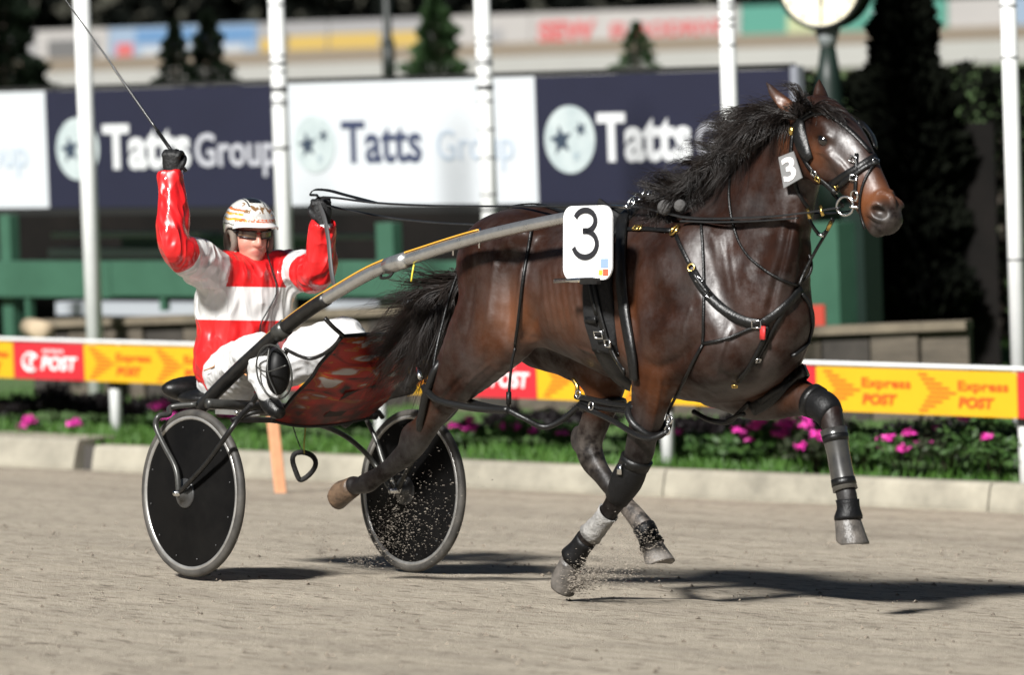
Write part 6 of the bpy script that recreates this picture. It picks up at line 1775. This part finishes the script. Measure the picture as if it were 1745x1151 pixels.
# blinker: near one lies behind the eye as a dark curved leather plate, the far one stands clear of the brow
p_, nn_ = path([(1368, 205), (1366, 228), (1371, 250), (1384, 272)], .010)
obj('blinker', strap(p_, nn_ + np.array([.5, 0, 0]), np.array([.03, .058, .062, .03]), .008), M_LEATHER, br)
q_ = [P(1462, 208, .10), P(1474, 216, .13), P(1486, 232, .13), P(1492, 252, .10)]
obj('blinker', strap(np.array(q_), np.array([.8, .3, .4]), np.array([.02, .045, .05, .02]), .005, n=14), M_LEATHER, br)
# head number card
hc_ = team('head_number', 'small grey card with white number 3 hung from the bridle', 'number card', P(1345, 322, -.13))
q4 = [(1328, 268), (1353, 258), (1368, 303), (1337, 321)]
yy = min(onbody(u, v)[0][1] for u, v in ((1340, 290), (1350, 275), (1355, 300)) if onbody(u, v)[0] is not None) - .022
c4 = np.array([P(u, v, yy) for u, v in q4]); 
ctr = c4.mean(0); hx_ = nrm(c4[1] - c4[0]); hy_ = nrm(c4[0] - c4[3]); hz_ = np.array([0, -1.0, 0])
V = np.concatenate([c4, c4 + hz_ * .005]); obj('card', (V, [(3, 2, 1, 0), (4, 5, 6, 7), (0, 1, 5, 4), (1, 2, 6, 5), (2, 3, 7, 6), (3, 0, 4, 7)]), mat('grey_card', (.20, .20, .20), .5), hc_, smooth=False)
w3, h3 = .072, .088
t3 = text_geo('3', bold=.025, extrude=.001)
V3 = t3[0].copy(); V3[:, 0] = V3[:, 0] / V3[:, 0].max() * w3 - w3 / 2; V3[:, 1] = V3[:, 1] * h3 - h3 / 2
obj('numeral', (ctr + np.outer(V3[:, 0], hx_) + np.outer(V3[:, 1], hy_) + np.outer(V3[:, 2] + .0065, hz_), t3[1]), M_WPRINT, hc_, smooth=False)
# saddle pad and girth
sd = team('harness_saddle', 'black harness saddle pad with girth, terrets and buckles behind the shoulder', 'harness saddle', (2.2, 0, .9))
gp_, gn_ = ring((2.19, 0, 1.22), (1, 0, .06), .006, 60, .6)
obj('girth', strap(gp_, gn_, .10, .008, closed=True), M_LEATHER, sd)
sstrap('saddle_pad', [(1040, 352), (1026, 400), (1021, 470), (1024, 540), (1036, 600)], .155, sd, mat('black_pad', (.005, .005, .0055), .75, bump=.4, bscale=60), .014, .008)
sstrap('saddle_flap', [(1066, 360), (1062, 430), (1066, 520), (1080, 600), (1086, 648)], .050, sd, M_LEATHER, .010, .012)
sstrap('girth_strap', [(1018, 482), (1026, 520), (1040, 568), (1058, 604), (1076, 632)], .030, sd, M_LEATHER, .006, .028)
sstrap('girth_strap', [(1012, 480), (1016, 510), (1024, 536)], .016, sd, M_LEATHER, .006, .030)
pp_, nn_ = onbody(1018, 543, .03); obj('keeper', box(pp_, .032, .008, .013, bev=.003), M_LEATHER, sd)
for u, v in ((1050, 582), (1030, 566)):
    p_, n_ = onbody(u, v, .04)
    if p_ is not None:
        a, b = frame_of(n_); obj('buckle', tube([p_ + a * .02 + b * .014, p_ - a * .02 + b * .014, p_ - a * .02 - b * .014, p_ + a * .02 - b * .014], .0045, 6, closed=True), M_STEEL, sd)
for u, v, y_ in ((1085, 338, -.05), (1100, 331, .02), (1076, 345, -.1), (1112, 336, -.02)):
    c_ = P(u, v, y_); obj('terret', tube([c_ + np.array([.018 * math.cos(w), 0.01 * math.sin(w), .022 * math.sin(w)]) for w in np.linspace(0, 2 * math.pi, 16, endpoint=False)], .0045, 6, closed=True), M_STEEL, sd)
obj('terret_bar', tube([P(1042, 352, -.12), P(1070, 353, -.14)], .008, 8), M_STEEL, sd)
obj('hook_chain', tube([P(1076, 345, -.1), P(1090, 342, -.06), P(1104, 334, -.02), P(1118, 332, .0)], .006, 6, n=12), M_STEEL, sd)
for u, v, r in ((1133, 354, .032), (1159, 351, .026)):
    obj('pompom', ellipsoid(P(u, v, -.19), (r, r * .9, r), nu=14, nv=10), mat('grey_pompom', (.075, .072, .07), .9, bump=.8, bscale=80), sd)
# breast collar and neck straps
bc = team('breast_collar', 'black breast collar straps with brass ring across the horse chest', 'breast collar', (2.8, -.1, 1.1))
sstrap('shoulder_strap', [(1062, 393), (1090, 391), (1120, 393), (1146, 394)], .020, bc)
for u in (1086, 1092): buckle(u, 391, bc, M_GOLD, .014)
ringat('brass_ring', 1152, 394, .024, .0055, bc, M_GOLD)
sstrap('breast_strap', [(1154, 402), (1166, 430), (1178, 454)], .018, bc)
ringat('brass_ring', 1179, 457, .014, .0045, bc, M_GOLD)
sstrap('breast_strap', [(1181, 463), (1194, 487), (1216, 514), (1246, 538), (1276, 550), (1296, 551)], .040, bc, M_LEATHER, .008)
sstrap('breast_strap', [(1181, 463), (1194, 485), (1212, 507)], .018, bc, M_LEATHER, .012)
for u, v in ((1192, 479), (1211, 506)): buckle(u, v, bc, M_STEEL, .012, .6)
sstrap('breast_strap', [(1296, 552), (1322, 536), (1346, 512), (1364, 492)], .034, bc, M_LEATHER, .008)
sstrap('hanger_strap', [(1196, 374), (1198, 430), (1200, 500), (1200, 560), (1199, 586)], .011, bc)
sstrap('hanger_strap', [(1199, 586), (1232, 580), (1262, 568), (1290, 556)], .013, bc)
sstrap('hanger_strap', [(1199, 588), (1180, 624), (1158, 662), (1140, 700), (1135, 722)], .013, bc)
rstrap('neck_cord', [(1246, 300), (1244, 340), (1252, 392), (1272, 434), (1306, 462), (1338, 480), (1358, 487)], .0055, bc)
buckle(1290, 552, bc, M_STEEL, .018)
sstrap('martingale', [(1308, 556), (1298, 586), (1280, 618), (1258, 650)], .020, bc)
sstrap('martingale', [(1340, 520), (1318, 560), (1302, 590), (1284, 622)], .016, bc)
buckle(1290, 612, bc, M_STEEL, .010); buckle(1252, 655, bc, M_GOLD, .010)
pp_, nn_ = onbody(1300, 566, .016)
obj('red_tag', box(pp_, .014, .005, .026, bev=.003), mat('red_tag', (.55, .03, .03), .5), bc)
rstrap('chest_loop', [(1364, 500), (1378, 520), (1386, 545), (1380, 572), (1366, 594), (1348, 606)], .008, bc, y=.05)
# tie-down from the bit to the chest, hanging free
td = team('tie_down', 'thin black tie-down strap from the bit to the chest', 'strap', P(1360, 485, 0))
obj('strap_line', tube([P(1418, 372, -.02), P(1412, 390, 0), P(1392, 424, .02), P(1372, 462, .0), P(1362, 486, -.02)], .0065, 7, n=24), M_LEATHER, td)
obj('strap_line', tube([P(1376, 366, -.06), P(1384, 384, -.05), P(1397, 400, -.02), P(1408, 394, 0), P(1420, 374, .0)], .0075, 7, n=24), M_LEATHER, td)
obj('strap_line', tube([P(1370, 420, .03), P(1382, 444, .03), P(1380, 466, .02), P(1362, 486, 0)], .0065, 7, n=20), M_LEATHER, td)
obj('buckle', tube([P(1393, 399, -.03), P(1402, 402, -.03)], .007, 6), M_STEEL, td)
obj('snap_hook', tube([P(1416, 378, -.02), P(1410, 392, -.02)], .008, 6), M_GOLD, td)
# reins
rn = team('reins', 'long black driving reins from the driver glove to the bit', 'reins', gripL)
def rein(px, w, y0, y1, m=mat('worn_rein_leather', (.016, .016, .016), .4, noise=.4, nscale=30), n=60):
    k = len(px); p = np.array([P(u, v, y0 + (y1 - y0) * (i / (k - 1))) for i, (u, v) in enumerate(px)])
    obj('rein', strap(p, np.array([.1, -.25, 1.0]), w, .0035, n=n), m, rn)
rein([(548, 336), (575, 338), (640, 346), (740, 351), (860, 352), (965, 352), (1080, 353), (1120, 360), (1165, 371)], .019, .03, -.2)
rein([(1160, 370), (1200, 373), (1260, 372), (1320, 369), (1380, 362), (1432, 354)], .026, -.20, -.085)
rein([(1160, 377), (1220, 379), (1290, 377), (1360, 372)], .018, -.22, -.11)
rein([(556, 350), (600, 360), (660, 371), (730, 379), (800, 383), (870, 384), (1000, 375)], .019, .06, .30)
rein([(1080, 330), (1200, 340), (1300, 352), (1400, 364), (1450, 360)], .022, .22, .08)
for u, v in ((1378, 364), (1400, 359)): obj('rein_keeper', tube([P(u - 2, v - 8, -.105), P(u + 2, v + 9, -.105)], .007, 6), M_GOLD, rn)
obj('rein_loop', strap(np.array([gripL + [.0, 0, .0], P(541, 334, .03), P(530, 332, .02), P(536, 324, .02), P(560, 325, .03), P(590, 333, .03), P(640, 346, .02)]), np.array([.2, -.4, 1.0]), .021, .003, n=40), M_LEATHER, rn)
obj('rein_tail', strap(np.array([gripL + [.01, -.02, -.0], P(553, 372, .0), P(560, 410, -.03), P(563, 445, -.05), P(567, 475, -.07), P(574, 500, -.10)]), np.array([.4, -1, 0.0]), .022, .003, n=30), mat('grey_leather', (.05, .05, .05), .5), rn)
# hobbles
M_HOB = mat('hobble_hose', (.006, .006, .006), .42, bump=.2, bscale=60)
hb = team('hobbles', 'black pacing hobbles looped round near legs and hung from straps', 'hobbles', (1.9, -.15, .75))
def loop(c, ax, off, r, k=28, rmax=.26, name='leg_loop'):
    p, nn = ring(c, ax, off, k, rmax); obj(name, tube(p, r, 8, closed=True), M_HOB, hb); return p
gask = P(748, 676, -.165); loop(gask, P(730, 712, -.16) - P(775, 655, -.17) + np.array([.25, 0, .10]), .016, .017)
farm = P(1104, 722, -.165); loop(farm, P(1090, 760, -.16) - P(1112, 680, -.175) + np.array([-.10, 0, 0]), .014, .015)
loop(P(1026, 690, .14), P(1015, 725, .14) - P(1034, 655, .14) + np.array([.1, 0, 0]), .014, .013)
def hose(px, ys, r, n=30): obj('hobble_strap', tube([P(u, v, y) for (u, v), y in zip(px, ys)], r, 8, n=n), M_HOB, hb)
hose([(722, 660), (745, 682), (790, 693), (830, 698), (866, 699)], [-.24, -.27, -.26, -.24, -.23], .015)
hose([(770, 668), (800, 684), (835, 694), (866, 699)], [-.10, -.14, -.18, -.22], .013)
hose([(866, 699), (895, 714), (925, 728), (952, 720), (978, 700), (992, 686)], [-.23, -.2, -.15, -.12, -.1, -.1], .012)
hose([(982, 676), (1010, 682), (1045, 690), (1082, 694)], [-.12, -.14, -.16, -.22], .013)
hose([(986, 692), (1020, 706), (1055, 724), (1084, 742), (1110, 748), (1138, 736)], [-.12, -.16, -.22, -.26, -.27, -.24], .012)
hose([(990, 684), (1012, 694), (1048, 700), (1080, 704)], [-.11, -.14, -.17, -.21], .009)
hose([(1138, 736), (1142, 722), (1138, 708)], [-.24, -.24, -.24], .009)
for u, v, y_ in ((984, 672, -.14), (1140, 716, -.25), (1136, 734, -.25), (1006, 692, -.16)):
    c_ = P(u, v, y_); obj('hobble_ring', tube([c_ + np.array([.014 * math.cos(w), 0.004, .016 * math.sin(w)]) for w in np.linspace(0, 6.28, 12, endpoint=False)], .004, 6, closed=True), M_STEEL, hb)
obj('hobble_clip', tube([P(976, 646, -.12), P(984, 660, -.12), P(982, 678, -.12)], .009, 7, n=8), M_GOLD, hb)
obj('hobble_clip', tube([P(1080, 655, -.2), P(1077, 676, -.2)], .010, 7), mat('yellow_tag', (.75, .38, .02), .5), hb)
obj('hobble_clip', tube([P(712, 628, -.2), P(716, 645, -.22)], .010, 7), M_STEEL, hb)
sstrap('spider_strap', [(905, 392), (900, 430), (890, 490), (884, 540), (878, 590)], .013, hb)
obj('spider_strap', tube([onbody(878, 592, .006)[0] if onbody(878, 592)[0] is not None else P(878, 592, -.22), P(872, 620, -.23), P(868, 660, -.23), P(866, 699, -.23)], .0062, 7, n=16), M_LEATHER, hb)
obj('spider_buckle', tube([P(867, 668, -.235), P(867, 690, -.235)], .011, 8), M_LEATHER, hb)
obj('tail_strap', tube([P(790, 440, -.09), P(768, 500, -.13), P(752, 560, -.17), P(742, 605, -.20), P(735, 655, -.22)], .0065, 7, n=20), M_LEATHER, hb)
hf = team('far_hobble', 'black leather strap round the raised far foreleg with trailing end', 'strap', P(1320, 660, .0))
sstrap('leg_strap', [(1284, 697), (1300, 690), (1318, 678), (1338, 660), (1356, 643), (1370, 631)], .055, hf, M_LEATHER, .010, .008, .10)
sstrap('leg_strap', [(1300, 684), (1318, 672), (1338, 654), (1354, 639)], .026, hf, M_LEATHER, .006, .019, .10)
buckle(1345, 648, hf, M_STEEL, .016, .6)
obj('leg_strap', strap(np.array([P(1370, 631, .10), P(1374, 634, .18), P(1356, 655, .23), P(1326, 684, .24), P(1300, 700, .20), P(1284, 697, .10)]), np.array([.4, .6, .3]), .05, .006, n=24), M_LEATHER, hf)
obj('trailing_strap', tube([P(1182, 702, .06), P(1208, 716, .05), P(1238, 720, .05), (P(1258, 706, .06)), P(1276, 688, .06)], .011, 8, n=24), M_LEATHER, hf)
obj('trailing_strap', tube([P(1238, 718, .05), P(1254, 710, .04), P(1268, 706, .03)], .009, 8, n=10), M_LEATHER, hf)
# back strap along the spine
bk = team('back_strap', 'black back strap running along the spine to the tail', 'strap', (1.9, 0, 1.6))
ptk = [nearbody((x, -.02, 1.75), .006) for x in np.linspace(1.30, 2.15, 16)]
obj('strap_line', strap(np.array([a for a, b in ptk]), np.array([b for a, b in ptk]), .022, .004), M_LEATHER, bk)
# boots and wraps on the legs, each one an object of its own
M_BOOT = mat('black_neoprene', (.0045, .0045, .005), .5, spec=.3, noise=.4, nscale=40, bump=.25, bscale=90)
M_SHINY = mat('shiny_boot_shell', (.012, .012, .013), .30, spec=.9, coat=.6, noise=.5, nscale=6, rnoise=.10, noise_col=(.075, .07, .06))
M_TAPE = mat('grey_tape', (.15, .145, .14), .8, noise=.7, nscale=35, bump=1.0, bscale=60, noise_col=(.33, .32, .30))
def between(a, b, y, n=6): return [P(a[0] + (b[0] - a[0]) * t, a[1] + (b[1] - a[1]) * t, y) for t in np.linspace(0, 1, n)]
def boot_thing(name, label, cat, a, b, y, m, off=.007, group=None, flare=None, extra=None, n=7):
    t = team(name, label, cat, P(*b, y), group)
    sleeve('shell', between(a, b, y, n), m, t, off, flare=flare)
    if extra: extra(t)
    return t
def kb_extra(t):
    sleeve('top_band', between((1383, 681), (1392, 686), .15, 3), M_LEATHER, t, .012)
boot_thing('knee_boot', 'black padded knee boot on the raised far foreleg', 'knee boot', (1386, 683), (1416, 714), .15, M_BOOT, .005, 'leg boots', [0, .002, .004, .005, .004, .002, 0], kb_extra)
def sb_extra(t):
    for v in (748, 822): sleeve('boot_strap', between((1423 + (v - 748) * .19, v - 6), (1425 + (v - 748) * .19, v + 6), .15, 3), M_LEATHER, t, .014)
boot_thing('tendon_boot', 'shiny black and grey tendon boot on the raised far foreleg', 'tendon boot', (1421, 732), (1441, 836), .15, M_SHINY, .012, 'leg boots', None, sb_extra, 9)
boot_thing('fetlock_boot', 'black scalper boot above the reaching far fore hoof', 'hoof boot', (1444, 852), (1446, 886), .15, M_BOOT, .008, 'leg boots', [0, .0, .001, .003, .006, .009, .010])
def rk_extra(t):
    sleeve('top_band', between((1085, 780), (1080, 796), -.153, 3), M_LEATHER, t, .012)
    c_ = onbody(1062, 800, .02)
    if c_[0] is not None: obj('buckle', box(c_[0], .012, .006, .02, bev=.003), M_STEEL, t)
boot_thing('knee_boot', 'black knee boot on the near foreleg that pushes off', 'knee boot', (1085, 786), (1050, 852), -.152, M_BOOT, .008, 'leg boots', [0, .002, .006, .008, .006, .002, 0], rk_extra)
boot_thing('leg_wrap', 'frayed grey tape wrapped round the near fore cannon', 'leg wrap', (1036, 874), (1006, 912), -.15, M_TAPE, .008, 'leg boots', [.004, .0, .003, .001, .004, .001, .005])
boot_thing('fetlock_boot', 'black scalper boot above the near fore hoof in the sand spray', 'hoof boot', (1000, 920), (977, 950), -.15, M_BOOT, .007, 'leg boots', [0, .001, .002, .003, .005, .007, .009])
boot_thing('fetlock_boot', 'black scalper boot above the pale hind hoof under the belly', 'hoof boot', (1096, 900), (1110, 930), .14, M_BOOT, .006, 'leg boots', [0, .0, .001, .002, .004, .007, .009])
